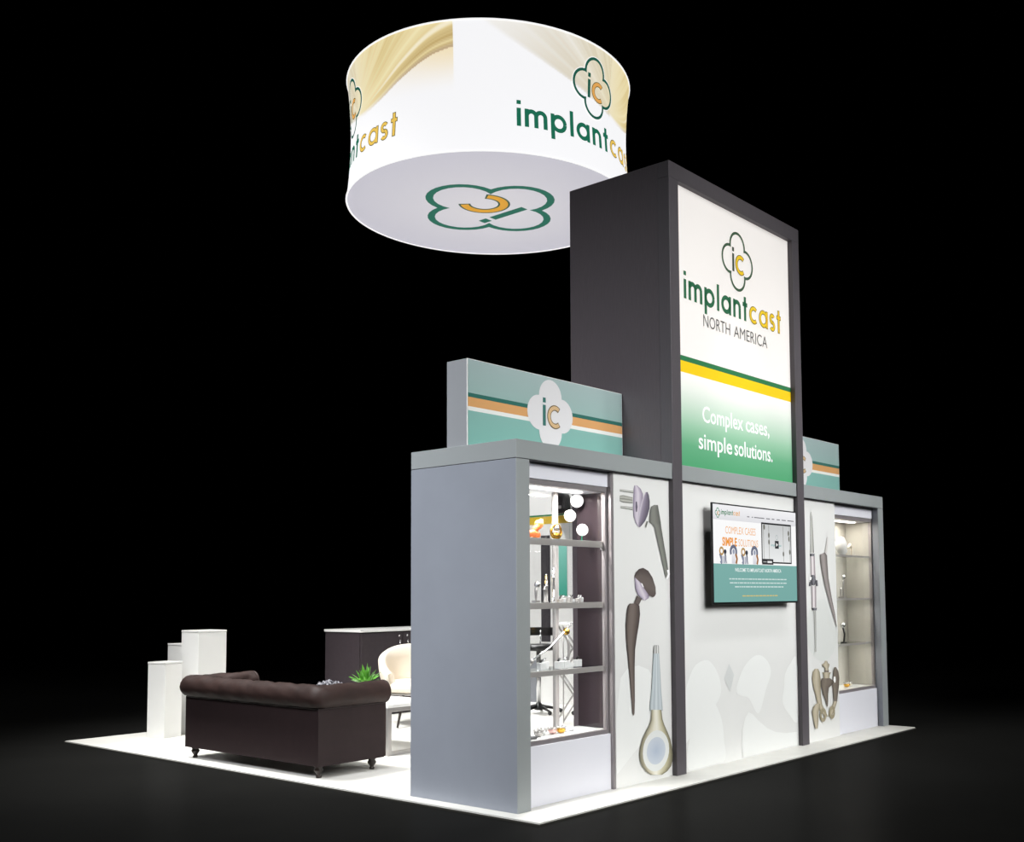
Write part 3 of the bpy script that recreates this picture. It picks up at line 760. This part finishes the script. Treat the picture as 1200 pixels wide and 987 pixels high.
mb.build('fabric_side', DRUMPRINT, drum)
def drum_map(th0):
    def fm(u, v, l):
        vv = v / DH; r_ = DR * waist(vv) + .003 + .0015 * l; a_ = th0 + u / DR
        return (r_ * cos(a_), r_ * sin(a_), v)
    return fm
for k, deg in enumerate((-91.5, -207.5, 30.0)):
    P = Print(drum_map(radians(deg)))
    xhd = 1.80 / word_units(word)
    logo_word(P, -.90, .262, xhd, word, 0, lambda q: (C_GREEN, None) if q < 7 else (lin('ecc45a'), lin('6b6238')), outline=True)
    emblem(P, .0, .835, .60, 0, ring=C_DKGREEN, ic=C_DKGREEN, cc=lin('e6a85a'), co=lin('6b6238'), halo=lin('ffffff'))
    P.build('logo_print', DRUMPRINT, drum)
# underside and rims
mb = MB(); NU = 96
vs = [(0, 0, 0)]; cs = [lin('dcdae0')]; fs = []
for q in range(1, 13):
    for i in range(NU):
        a_ = 2 * pi * i / NU; r_ = DR * q / 12 * .998
        vs.append((r_ * cos(a_), r_ * sin(a_), 0)); cs.append(lerp(lin('dddade'), lin('cbc9d3'), q / 12))
for i in range(NU): fs.append((0, 1 + (i + 1) % NU, 1 + i))
for q in range(11):
    for i in range(NU): fs.append((1 + q * NU + i, 1 + q * NU + (i + 1) % NU, 1 + (q + 1) * NU + (i + 1) % NU, 1 + (q + 1) * NU + i))
mb.add(vs, fs, cs)
us = mb.build('fabric_underside', DRUMBASE, drum)
P = Print(lambda u, v, l: (-u, v, -.0015 - .001 * l))
emblem(P, 0, 0, 1.56, 0, ring=lin('2f6e5c'), ic=lin('2f6e5c'), cc=lin('e0a440'), co=lin('3c5a48'), rw=.05)
P.build('logo_print', DRUMBASE, us)
for z, r_, nm in ((0, DR, 'bottom_hem'), (DH, DR, 'top_hem')):
    MB().tube([(r_ * cos(2 * pi * i / 96), r_ * sin(2 * pi * i / 96), z) for i in range(97)], .009, 8).build(nm, DRUMPRINT, drum)

# ================================================================== sofa
def sofa():
    t = thing('chesterfield_sofa', 'dark brown leather sofa with rolled arms, its back to the left edge of the flooring', 'sofa', (0.02, 2.10, 0))
    D_, L_ = .66, 1.90          # depth along x, length along y
    body = MB().box((0, 0, .095), (D_, L_, .30))
    body.box((0, 0, .30), (.17, L_, .54)); body.box((.17, 0, .30), (D_, .16, .54)); body.box((.17, L_ - .16, .30), (D_, L_, .54))
    body.build('frame_upholstery', LEATHERB, t)
    # rolled back and arms: a roll profile swept round three sides with rounded corners
    rc = .045
    path = []
    def seg(p, q, n):
        for i in range(n): path.append((p[0] + (q[0] - p[0]) * i / n, p[1] + (q[1] - p[1]) * i / n))
    seg((D_, 0), (rc, 0), 44)
    for i in range(7): a_ = -pi / 2 - i * (pi / 2) / 6; path.append((rc + rc * cos(a_), rc + rc * sin(a_)))
    seg((0, rc + .01), (0, L_ - rc), 110)
    for i in range(7): a_ = pi - i * (pi / 2) / 6; path.append((rc + rc * cos(a_), L_ - rc + rc * sin(a_)))
    seg((rc + .01, L_), (D_, L_), 44); path.append((D_, L_))
    R_ = .098; cu, cz = .028, .627      # roll centre: inwards, height
    prof = []                          # (inward offset, z, tuft weight)
    for i in range(23):
        a_ = radians(-118 - 0 + (-(i) * (250) / 22))      # from underneath outside, over the top, to the inside
        prof.append((cu - R_ * cos(a_ + pi) * 1.0, cz + R_ * sin(a_), 1))
    prof = []
    for i in range(25):
        a_ = radians(235 - i * 255 / 24)                  # 235 deg (outer underside) -> -20 deg (inner)
        tw = sstep(150, 20, 235 - i * 255 / 24) if False else max(0, min(1, (150 - (235 - i * 255 / 24)) / 60))
        prof.append((cu + R_ * cos(a_), cz + R_ * sin(a_), tw))
    for i in range(1, 8):
        prof.append((cu + R_ * cos(radians(-20)) + .002 * i, cz + R_ * sin(radians(-20)) - i * .03, 1))
    n = len(path); m = len(prof); vs = []; fs = []; acc = 0; arc = [0]
    for i in range(1, n): acc += hypot(path[i][0] - path[i - 1][0], path[i][1] - path[i - 1][1]); arc.append(acc)
    plen = [0]
    for j in range(1, m): plen.append(plen[-1] + hypot(prof[j][0] - prof[j - 1][0], prof[j][1] - prof[j - 1][1]))
    btn = []
    for i, p in enumerate(path):
        q0 = path[max(0, i - 1)]; q1 = path[min(n - 1, i + 1)]
        dx, dy = q1[0] - q0[0], q1[1] - q0[1]; l_ = hypot(dx, dy); nx, ny = dy / l_, -dx / l_   # inward (the path runs clockwise round the seat)
        if nx * (D_ / 2 - p[0] + .2) + ny * (L_ / 2 - p[1]) < 0: nx, ny = -nx, -ny
        for j, (u, z, tw) in enumerate(prof):
            A = arc[i] / .15; B = plen[j] / .105
            tuft = (abs(sin(pi * (A / 2 + B / 2))) * abs(sin(pi * (A / 2 - B / 2)))) ** .45
            d_ = -.016 * (1 - tuft) * tw
            wr = .0025 * sin(arc[i] * 41 + j) * sin(arc[i] * 17 + 2 * j)
            cx_, cz_ = u - cu, z - cz; ll = hypot(cx_, cz_) or 1
            if j > 24: cx_, cz_, ll = 1, 0, 1
            uu = u + (d_ + wr) * cx_ / ll; zz_ = z + (d_ + wr) * cz_ / ll
            vs.append((p[0] + nx * uu, p[1] + ny * uu, zz_))
    for i in range(n - 1):
        for j in range(m - 1): fs.append((i * m + j, i * m + j + 1, (i + 1) * m + j + 1, (i + 1) * m + j))
    roll = MB().add(vs, fs, None, True)
    # underside tuck back to the body
    roll.build('rolled_back_and_arms', LEATHER, t)
    piping = MB()
    pp = [(p[0], p[1]) for p in path]
    piping.tube([(x + (-.006 if x < .02 else 0), y + (-.006 if y < .02 else (.006 if y > L_ - .02 else 0)), .541) for x, y in pp[::3] + [pp[-1]]], .009, 8)
    piping.build('seam_piping', LEATHERB, t)
    for y in (0, L_):                     # scroll ends of the arms
        s_ = 1 if y == 0 else -1
        e = MB(); e.lathe([(.001, 0), (R_ * .9, 0), (R_ * 1.0, .004), (R_ * .98, .018), (R_ * .4, .03), (.001, .032)], 28, (D_ - .002, y + s_ * cu, cz), 'X')
        e.box((D_ - .002, y + s_ * .0 - (0 if s_ > 0 else .11), .10), (D_ + .022, y + (.11 if s_ > 0 else 0), .60), ch=.008)
        e.build('arm_front', LEATHER, t)
    for k in range(2):
        MB().box((.17, .165 + k * .785, .29), (D_ + .03, .165 + (k + 1) * .785 - .006, .43), ch=.035).build('seat_cushion', LEATHER, t)
    for (x, y) in ((.06, .07), (.06, L_ - .07), (D_ - .07, .07), (D_ - .07, L_ - .07)):
        lg = MB().lathe([(.030, .095), (.034, .085), (.027, .076), (.036, .062), (.034, .05), (.018, .028), (.016, .02), (.023, .012), (.021, .0)], 18, (x, y, 0))
        lg.build('turned_foot', FOOTM, t)
    return t
sofa()

# ================================================================== plinths
def plinth(loc, s, h, rz, label):
    t = thing('display_plinth', label, 'plinth', loc, rz, group=None)
    part_box('plinth_body', (0, 0, 0), (s, s, h - .022), WHITEG, t, .003)
    part_box('plinth_top', (-.002, -.002, h - .02), (s + .002, s + .002, h), WHITEG, t, .003)
    return t
plinth((.575, 5.33, 0), .232, .762, radians(15.7), 'shortest white plinth, leftmost of the three, behind the left end of the sofa')
plinth((.885, 5.24, 0), .325, 1.072, 0, 'tallest white plinth, right of the short one, behind the sofa arm')
plinth((.935, 5.62, 0), .30, .925, 0, 'medium white plinth almost hidden between the short and the tall one')

# ================================================================== storage counter
def counter():
    x0, y0, L, D, h = 2.92, 5.15, 1.95, .66, 1.02
    t = thing('storage_counter', 'charcoal storage counter with a white top and locked doors, behind the armchair', 'cabinet', (x0, y0, 0))
    part_box('carcass', (0, .02, 0), (L, D, h - .03), COUNTERM, t)
    part_box('countertop', (-.012, -.012, h - .029), (L + .012, D + .01, h), WHITEG, t)
    for k in range(3):
        a_ = .01 + k * (L - .02) / 3; b_ = a_ + (L - .02) / 3 - .006
        dr = part_box('door', (a_, 0, .06), (b_, .0195, h - .045), COUNTERM, t)
        hx = b_ - .06 if k % 2 == 0 else a_ + .06
        MB().tube([(hx, -.002, .78), (hx, -.025, .78), (hx, -.025, .88), (hx, -.002, .88)], .006).build('handle', CHROME, dr)
        MB().lathe([(.012, 0), (.012, -.012), (.008, -.014)], 14, (hx, 0, .935), 'Y').build('lock', CHROME, dr)
    return t
counter()

# ================================================================== coffee table and what stands on it
TZ = .45
def coffee_table():
    x0, y0, x1, y1 = 1.14, 2.59, 1.74, 3.95
    t = thing('coffee_table', 'white-topped coffee table on a chrome frame, between the sofa arm and the armchair', 'table', (x0, y0, 0))
    w_, l_ = x1 - x0, y1 - y0
    part_box('tabletop', (0, 0, TZ - .032), (w_, l_, TZ), WHITEG, t, .004)
    for y in (.0, l_ - .045):
        fr = MB()
        fr.box((.0, y, 0), (.045, y + .045, TZ - .033)); fr.box((w_ - .045, y, 0), (w_, y + .045, TZ - .033))
        fr.box((.045, y, 0), (w_ - .045, y + .045, .035)); fr.box((.045, y, TZ - .068), (w_ - .045, y + .045, TZ - .033))
        fr.build('frame_leg', BRUSHED, t, bevel=.002)
    part_box('side_rail', (.005, .045, TZ - .06), (.03, l_ - .045, TZ - .033), BRUSHED, t)
    part_box('side_rail', (w_ - .03, .045, TZ - .06), (w_ - .005, l_ - .045, TZ - .033), BRUSHED, t)
    return t
coffee_table()

def plant(loc):
    t = thing('potted_plant', 'small green spiky plant in a brown pot behind the right arm of the sofa', 'plant', loc)
    MB().lathe([(.045, 0), (.06, .01), (.072, .10), (.075, .115), (.066, .115), (.062, .095), (.01, .09)], 20).build('pot', POTM, t)
    R_ = random.Random(5); mb = MB()
    for k in range(60):
        a_ = R_.uniform(0, 2 * pi); lean = R_.uniform(.05, 1.0); ln = R_.uniform(.11, .205) * (1.15 - lean * .3); w_ = R_.uniform(.014, .023)
        pts = []
        for i in range(6):
            s_ = i / 5; rad = .012 + ln * sin(lean) * s_ * (1 + .2 * s_); z = .10 + ln * cos(lean) * s_ - .03 * lean * s_ * s_
            ww = w_ * (sin(pi * min(1, s_ * .8 + .22)) ** .7) * (1 if i < 5 else .05)
            pts.append((rad, z, ww))
        vs = []; fs = []
        for (r, z, ww) in pts:
            cx_, cy_ = r * cos(a_), r * sin(a_); px_, py_ = -sin(a_) * ww, cos(a_) * ww
            vs += [(cx_ + px_, cy_ + py_, z + .004), (cx_, cy_, z - .002), (cx_ - px_, cy_ - py_, z + .004)]
        for i in range(5):
            fs += [(3 * i, 3 * i + 1, 3 * i + 4, 3 * i + 3), (3 * i + 1, 3 * i + 2, 3 * i + 5, 3 * i + 4)]
        mb.add(vs, fs, None, True)
    mb.build('foliage', LEAF, t)
plant((1.54, 3.38, TZ))

def decor(loc):
    t = thing('decor_bowl', 'low mottled grey bowl of twisted pieces just above the sofa back', 'bowl', loc)
    MB().lathe([(.05, 0), (.07, .008), (.13, .06), (.15, .085), (.143, .085), (.12, .06), (.06, .02), (.01, .018)], 26).build('bowl', STONE, t)
    R_ = random.Random(2)
    mb = MB()
    for k in range(11):
        a_ = k * 2.4; r = .10 * sqrt(k / 11); c_ = (r * cos(a_), r * sin(a_), .105 + .03 * (1 - r / .1))
        pts = [(c_[0] + .035 * cos(a_ + q * .9), c_[1] + .035 * sin(a_ + q * .9), c_[2] + .018 * sin(q * 1.7)) for q in range(8)]
        mb.tube(pts, [.008, .013, .014, .014, .013, .013, .012, .007], 8)
    mb.build('twisted_filling', STONE, t)
decor((1.34, 3.68, TZ))

# ================================================================== armchair
def armchair(loc, rz):
    t = thing('armchair', 'cream curved-back armchair on thin dark legs, in front of the charcoal counter', 'chair', loc, rz)
    # shell: a tub sweeping from arm to back to arm; chair faces +y locally
    vs = []; fs = []; N_ = 40; rows = []
    def ring(z, rad, thick, a): pass
    M_ = 12
    for i in range(N_ + 1):
        a_ = radians(-25 + (-130 - 0) * 0 - 0 + 230 * i / N_) + pi          # from right arm round the back to the left arm
        a_ = radians(180 - 25 + 230 * i / N_)
        k = sin(pi * i / N_)
        top = .56 + .29 * (k ** 1.1)
        ro = .36 + .045 * k
        for j in range(M_):
            # closed cross section: outer up, over, inner down
            if j < 5: s_ = j / 4; z = .40 + (top - .40) * s_; r = ro - .05 * (1 - s_) ** 2
            elif j < 7: z = top + .018 * sin(pi * (j - 4) / 3); r = ro - .022 * (j - 4)
            else: s_ = (11 - j) / 4; z = .40 + (top - .40) * s_; r = ro - .066 - .05 * (1 - s_) ** 2
            vs.append((r * cos(a_) * 1.02, r * sin(a_), z))
    for i in range(N_):
        for j in range(M_): fs.append((i * M_ + j, i * M_ + (j + 1) % M_, (i + 1) * M_ + (j + 1) % M_, (i + 1) * M_ + j))
    fs.append(tuple(range(M_))); fs.append(tuple(N_ * M_ + j for j in range(M_))[::-1])
    MB().add(vs, fs, None, True).build('shell_back', CREAM, t)
    MB().lathe([(.02, .36), (.30, .365), (.335, .385), (.345, .42), (.335, .455), (.30, .475), (.02, .485)], 36).build('seat', CREAM, t)
    fr = MB(); fr.lathe([(.02, .335), (.29, .335), (.30, .345), (.29, .36), (.02, .36)], 36); fr.build('seat_base', BRUSHED, t)
    for sx in (-1, 1):
        for sy in (-1, 1):
            MB().tube([(sx * .20, sy * .20, .34), (sx * .27, sy * .27, .004)], [.016, .010]).build('leg', FOOTM, t)
    return t
ac = armchair((2.98, 4.18, 0), radians(150))
ac.scale = (1.2, 1.2, 1.0)

# ================================================================== what shows through the glass case
def bar_stool(loc, rz, label):
    t = thing('bar_stool', label, 'stool', loc, rz)
    MB().tube([(0, 0, .05), (0, 0, .74)], .028, 14).build('column', CHROME, t)
    base = MB()
    base.lathe([(.05, .04), (.06, .06), (.05, .09), (.03, .12)], 16)
    for k in range(5):
        a_ = 2 * pi * k / 5; base.tube([(.04 * cos(a_), .04 * sin(a_), .085), (.15 * cos(a_), .15 * sin(a_), .065), (.27 * cos(a_), .27 * sin(a_), .04)], [.022, .018, .013], 8)
        base.ball((.27 * cos(a_), .27 * sin(a_), .025), .025)
    base.build('star_base', BLACKP, t)
    MB().lathe([(.02, .74), (.19, .75), (.21, .775), (.20, .81), (.15, .825), (.01, .825)], 28).build('seat', BLACKP, t)
    MB().tube([(.17 * cos(q), .17 * sin(q), .79 + .0) for q in (0,)] + [(.20, 0, .86), (.215, 0, .98)], .008).build('back_support', CHROME, t)
    bk = MB(); vs = []; fs = []
    for i in range(13):
        a_ = radians(-48 + 96 * i / 12)
        for (r, z) in ((.215, .92), (.235, .92), (.235, 1.02), (.215, 1.02)): vs.append((r * cos(a_), r * sin(a_), z))
    for i in range(12):
        for j in range(4): fs.append((i * 4 + j, i * 4 + (j + 1) % 4, (i + 1) * 4 + (j + 1) % 4, (i + 1) * 4 + j))
    fs += [(0, 1, 2, 3), (48, 51, 50, 49)]
    bk.add(vs, fs).build('backrest', BLACKP, t)
bar_stool((4.53, 3.80, 0), .6, 'black bar stool on a chrome column, left of the lattice table')
bar_stool((4.78, 3.12, 0), 2.2, 'black bar stool just behind the lattice table')

def lattice_table(loc, rz):
    t = thing('lattice_table', 'high white-topped table on crossed metal lattice, seen through the near glass case', 'table', loc, rz)
    MB().lathe([(.01, 1.07), (.24, 1.07), (.25, 1.085), (.24, 1.10), (.01, 1.10)], 30).build('tabletop', WHITEG, t)
    for y in (-.16, .16):
        fr = MB()
        for z0 in (.02, .545):
            fr.tube([(-.17, y, z0), (.17, y, z0 + .52)], .010, 8); fr.tube([(.17, y + .012, z0), (-.17, y + .012, z0 + .52)], .010, 8)
        fr.tube([(-.17, y, .0), (-.17, y, 1.07)], .008, 8); fr.tube([(.17, y, .0), (.17, y, 1.07)], .008, 8)
        fr.tube([(-.17, y, .545), (.17, y, .545)], .009, 8)
        fr.build('lattice_frame', BRUSHED, t)
    return t
lattice_table((4.16, 2.92, 0), radians(-40))

def inner_wall():
    t = thing('graphic_wall', 'white inner wall with gold band and teal strip, seen through the near case', 'wall panel', (5.50, 4.02, 0))
    part_box('wall_board', (0, 0, 0), (.06, 1.4, 3.0), WHITEG, t)
    P = Print(lambda u, v, l: (-.0015 * (l + 1), u, v))
    P.rect(.0, 2.35, 1.4, 2.45, lin('d2b13a'), 0, 4)
    P.rect(.0, 2.455, 1.4, 2.475, lin('2f7a4c'), 0, 4)
    P.rect(.13, 1.40, .27, 2.07, lin('3fa58f'), 1, 2, lin('8ed2c4'))
    P.rect(.42, .8, .58, 2.2, lin('3a383c'), 1, 2)
    P.rect(.60, .0, 1.39, .55, lin('8c8f95'), 0, 2)
    P.build('wall_print', PRINT, t)
inner_wall()
o = MB(); vs = []; fs = []
prof = [(-.11, 0), (.11, 0), (.125, .05), (.12, .2), (.09, .27), (.04, .30), (-.04, .30), (-.09, .27), (-.12, .2), (-.125, .05)]
bg = MB()
for x in (-.05, .05): bg.v += [(x, p[0], p[1]) for p in prof]
n = len(prof); bg.f = [tuple(range(n))[::-1], tuple(range(n, 2 * n))] + [(i, (i + 1) % n, n + (i + 1) % n, n + i) for i in range(n)]
bg.c = [(1, 1, 1, 1)] * (2 * n); bg.sm = [False] * (n + 2)
bag = thing('hanging_bag', 'black rounded bag hanging on the inner wall behind the near case', 'bag', (5.44, 4.20, 2.47))
bg.build('bag_body', BLACKP, bag, bevel=.01)
part_box('bag_tag', (-.056, -.05, .06), (-.0505, .06, .10), BRUSHED, bag, .001)
MB().tube([(0, -.03, .29), (0, -.025, .34), (0, .025, .34), (0, .03, .29)], .006).build('bag_loop', BLACKP, bag)

# ================================================================== exhibits in the near case
S1, S2, S3, S0 = 1.8005, 1.3555, .8905, .4305
ORANGE = mat('orange_bone_model', (232, 120, 60), .4, noise=.2, nscale=30); YEL = mat('pale_yellow_bone_model', (240, 208, 130), .4)
def ex(name, label, cat, loc, rz=0, group=None): return thing(name, label, cat, loc, rz, group)

def knee_model(loc, rz):
    t = ex('knee_model', 'orange and yellow joint model, left end of the near case top shelf', 'anatomical model', loc, rz)
    mb = MB().ball((0, 0, .035), .035, sc=(1.3, .8, .9)); mb.ball((.045, 0, .03), .028, sc=(1, .9, 1)); mb.tube([(-.01, 0, .04), (.03, 0, .075), (.075, 0, .105)], [.02, .022, .028], 12)
    mb.build('lower_bone', ORANGE, t)
    MB().ball((.07, 0, .11), .034, sc=(1.1, .9, .8)).tube([(.07, 0, .115), (.10, 0, .135)], [.02, .014]).build('upper_bone', YEL, t)
    MB().box((-.06, -.03, 0), (.08, .03, .008), ch=.002).build('base_plate', ACRYL, t)
knee_model((.43, .23, S1), .1)
def ring_model(loc):
    t = ex('hip_socket_model', 'round gold and clear socket model on the top shelf of the near case', 'anatomical model', loc)
    mb = MB(); mb.tube([(.055 * cos(q * pi / 12), 0, .06 + .05 * sin(q * pi / 12)) for q in range(25)], .010, 8); mb.ball((0, 0, .035), .03, sc=(1.4, 1, .7))
    mb.build('socket', GOLD, t); MB().ball((0, -.005, .085), .022).build('ball_head', CHROME, t)
    MB().box((-.045, -.03, 0), (.045, .03, .012), ch=.002).build('base_plate', ACRYL, t)
ring_model((.665, .22, S1))
def disc(loc, r, label, tilt, h, stand):
    t = ex('white_disc', label, 'display disc', loc)
    q = MB().lathe([(.001, -.004), (r, -.004), (r, .004), (.001, .004)], 28, axis='Y')
    a_ = tilt; q.v = [(x, y, z * cos(a_) + x * sin(a_) * 0 + h) for x, y, z in q.v]; q.v = [(x * cos(-.65) - y * sin(-.65), x * sin(-.65) + y * cos(-.65), z) for x, y, z in q.v]
    q.build('disc', DISCGLOW, t)
    MB().tube([(0, .006, 0), (0, .006, h)], .004, 8).lathe([(.022, 0), (.022, .004), (.004, .006)], 14).build('stand', stand, t)
GREENP = mat('green_plastic', (40, 160, 125), .4)
disc((.965, .22, S1), .044, 'lowest white disc, on a short green stand, near case top shelf', 0, .085, GREENP)
disc((.86, .25, S1), .044, 'middle-height white disc on a clear stand, nearest the steel post', 0, .185, ACRYL)
disc((1.015, .31, S1), .050, 'highest white disc, on a tall clear stand, near case top shelf', 0, .31, ACRYL)

def stem_exhibit(loc, h, label, head=True):
    t = ex('femoral_implant', label, 'implant', loc)
    MB().box((-.022, -.02, 0), (.022, .02, .016), ch=.002).build('base_block', BRUSHED, t)
    MB().tube([(0, 0, .014), (.0, 0, h * .5), (.004, 0, h * .8), (.012, 0, h * .92)], [.006, .010, .013, .008], 12).build('stem', BRUSHED, t)
    if head: MB().ball((.016, 0, h), .022).build('ball_head', CHROME, t)
stem_exhibit((.42, .2, S2), .125, 'short steel stem with a large ball head, left end of the second shelf')
for k, (x, y, h) in enumerate([(.50, .19, .12), (.545, .21, .155), (.575, .24, .19), (.605, .2, .235)]):
    t = ex('cylinder_sample', ['squat', 'second', 'third', 'tallest'][k] + ' of the four upright metal samples on the near case second shelf', 'implant', (x, y, S2), 0, 'upright samples on the second shelf')
    MB().lathe([(.015, 0), (.015, .006), (.010, .01), (.010, h * .7), (.012, h * .72), (.012, h * .8), (.006, h * .82), (.006, h)], 16).build('rod', [BRUSHED, BRUSHED, YEL, CHROME][k], t)
    MB().lathe([(.0005, h), (.008, h + .001), (.008, h + .008), (.0005, h + .009)], 12).build('tip', BLACKP if k == 0 else CHROME, t)
lab2 = ['first', 'second', 'third', 'fourth', 'fifth', 'last']
for k in range(6):
    t = ex('implant_block', lab2[k] + ' from the left of the small blocks on the near case second shelf', 'implant', (.66 + k * .05, .18 + .02 * (k % 2), S2), 0, 'small blocks on the second shelf')
    MB().box((-.018, -.016, 0), (.018, .016, .022 + .006 * (k % 3)), ch=.003).build('block', FROST if k % 2 else SHELFEDGE, t)
    MB().tube([(-.008, 0, .026), (.002, 0, .042), (.012, 0, .05)], .005, 8).build('pin', CHROME if k % 3 else BLACKP, t)

def rod_sculpture(loc):
    t = ex('long_stem_implant', 'long steel rod rising to a gold joint, near case third shelf', 'implant', loc)
    MB().box((-.04, -.03, 0), (.05, .03, .03), ch=.003).build('base_block', FROST, t)
    MB().tube([(0.01, 0, .03), (.035, 0, .09), (.03, 0, .17), (.0, 0, .24)], [.008, .010, .010, .006], 10).build('curved_stand', BRUSHED, t)
    MB().tube([(-.36, 0, .07), (-.18, 0, .145), (-.02, 0, .25), (.07, 0, .315)], [.006, .008, .010, .007], 10).build('rod', CHROME, t)
    MB().ball((0, -.005, .255), .026).build('joint', GOLD, t)
    MB().ball((-.375, 0, .06), .02).tube([(-.375, 0, .06), (-.40, 0, .007)], [.010, .006]).build('rod_foot', BRUSHED, t)
rod_sculpture((.765, .22, S3))
lab3 = ['leftmost', 'second', 'third', 'fourth', 'rightmost']
for k, (x, y) in enumerate([(.44, .17), (.55, .24), (.63, .17), (.70, .17), (.87, .2)]):
    t = ex('acrylic_block', lab3[k] + ' clear block with a small implant on the near case third shelf', 'implant', (x, y, S3), 0, 'clear blocks on the third shelf')
    MB().box((-.03, -.02, 0), (.03, .02, .05), ch=.003).build('block', FROST, t)
    MB().tube([(-.012, 0, .05), (0, 0, .065), (.014, 0, .07)], [.007, .009, .005], 8).build('implant', CHROME if k % 2 else BLACKP, t)

def cup(loc, label, m, rz=0):
    t = ex('hip_cup', label, 'implant', loc, rz)
    R_ = .035
    prof = [(R_ * sin(radians(a)), R_ - R_ * cos(radians(a))) for a in range(5, 91, 10)] + [(R_ * .8 * sin(radians(a)), R_ - R_ * .8 * cos(radians(a))) for a in range(90, 10, -10)]
    MB().lathe(prof, 22).build('shell', m, t)
    sp = MB()
    for k in range(7):
        a_ = k * .9; sp.tube([(.02 * cos(a_), .02 * sin(a_), .03), (.036 * cos(a_), .036 * sin(a_), .05)], .005, 6)
    sp.build('screws', CHROME if m is GOLD else BRUSHED, t)
cup((.43, .19, S0), 'dull steel cup with splayed screws, leftmost on the near case floor', BRUSHED)
cup((.515, .23, S0), 'bright steel cup left of the pinkish one on the near case floor', CHROME, 1)
cup((.60, .21, S0), 'pinkish metal cup left of the gold cup on the near case floor', mat('rose_metal', (206, 170, 165), .3, .7), 2)
cup((.68, .2, S0), 'gold hip cup on the floor of the near case', GOLD, .4)
t = ex('bone_screw', 'long thin steel screw lying right of the gold cup', 'implant', (.77, .2, S0))
MB().tube([(-.04, 0, .006), (.05, .0, .006)], [.006, .003], 8).ball((-.043, 0, .008), .008).build('screw', CHROME, t)
t = ex('sample_tray', 'small dark grey tray at the front left of the near case floor', 'tray', (.30, .15, S0))
MB().box((-.05, -.02, 0), (.05, .02, .018), ch=.004).build('tray', mat('dark_grey_plastic', (84, 84, 86), .4), t)

# ================================================================== exhibits in the far case
def far_skull(loc):
    t = ex('bone_model', 'rounded white bone model on the top shelf of the far case', 'anatomical model', loc)
    MB().ball((0, 0, .10), .085, sc=(.9, .7, 1.1)).ball((.03, 0, .05), .05).build('bone', WHITEG, t)
    MB().tube([(0, 0, 0), (0, 0, .05)], .012).lathe([(.04, 0), (.04, .006), (.01, .008)], 16).build('stand', CHROME, t)
far_skull((5.24, .2, S1))
for k, x in enumerate((5.42, 5.56)):
    t = ex('bone_model', ('pale curved bone model in the middle' if k == 0 else 'small pale bone model at the right end') + ' of the top shelf in the far case', 'anatomical model', (x, .25, S1))
    MB().tube([(-.04, 0, .09), (0, 0, .12), (.03, 0, .09), (.035, 0, .04), (.031, 0, .006)], [.014, .018, .012, .009, .012], 10).build('bone', CREAM, t)
    MB().lathe([(.03, 0), (.03, .005), (.01, .007)], 16, (.03, 0, 0)).build('stand', ACRYL, t)
stem_exhibit((5.26, .2, S2), .22, 'steel hip stem standing on the second shelf of the far case')
stem_exhibit((5.33, .26, S2), .12, 'shorter stem behind the tall one on the second shelf of the far case', False)
t = ex('cup_stand', 'dark clamp holding a steel cup on the third shelf of the far case', 'implant', (5.25, .2, S3))
MB().tube([(0, 0, .006), (.02, 0, .09), (-.02, 0, .17)], .010).lathe([(.035, 0), (.035, .008), (.01, .01)], 16).build('clamp', BLACKP, t)
MB().ball((-.02, 0, .185), .03).build('cup', CHROME, t)
cup((5.27, .19, S0), 'gold cup on the floor of the far case', GOLD)
cup((5.36, .21, S0), 'pale cup right of the gold one on the floor of the far case', CREAM)
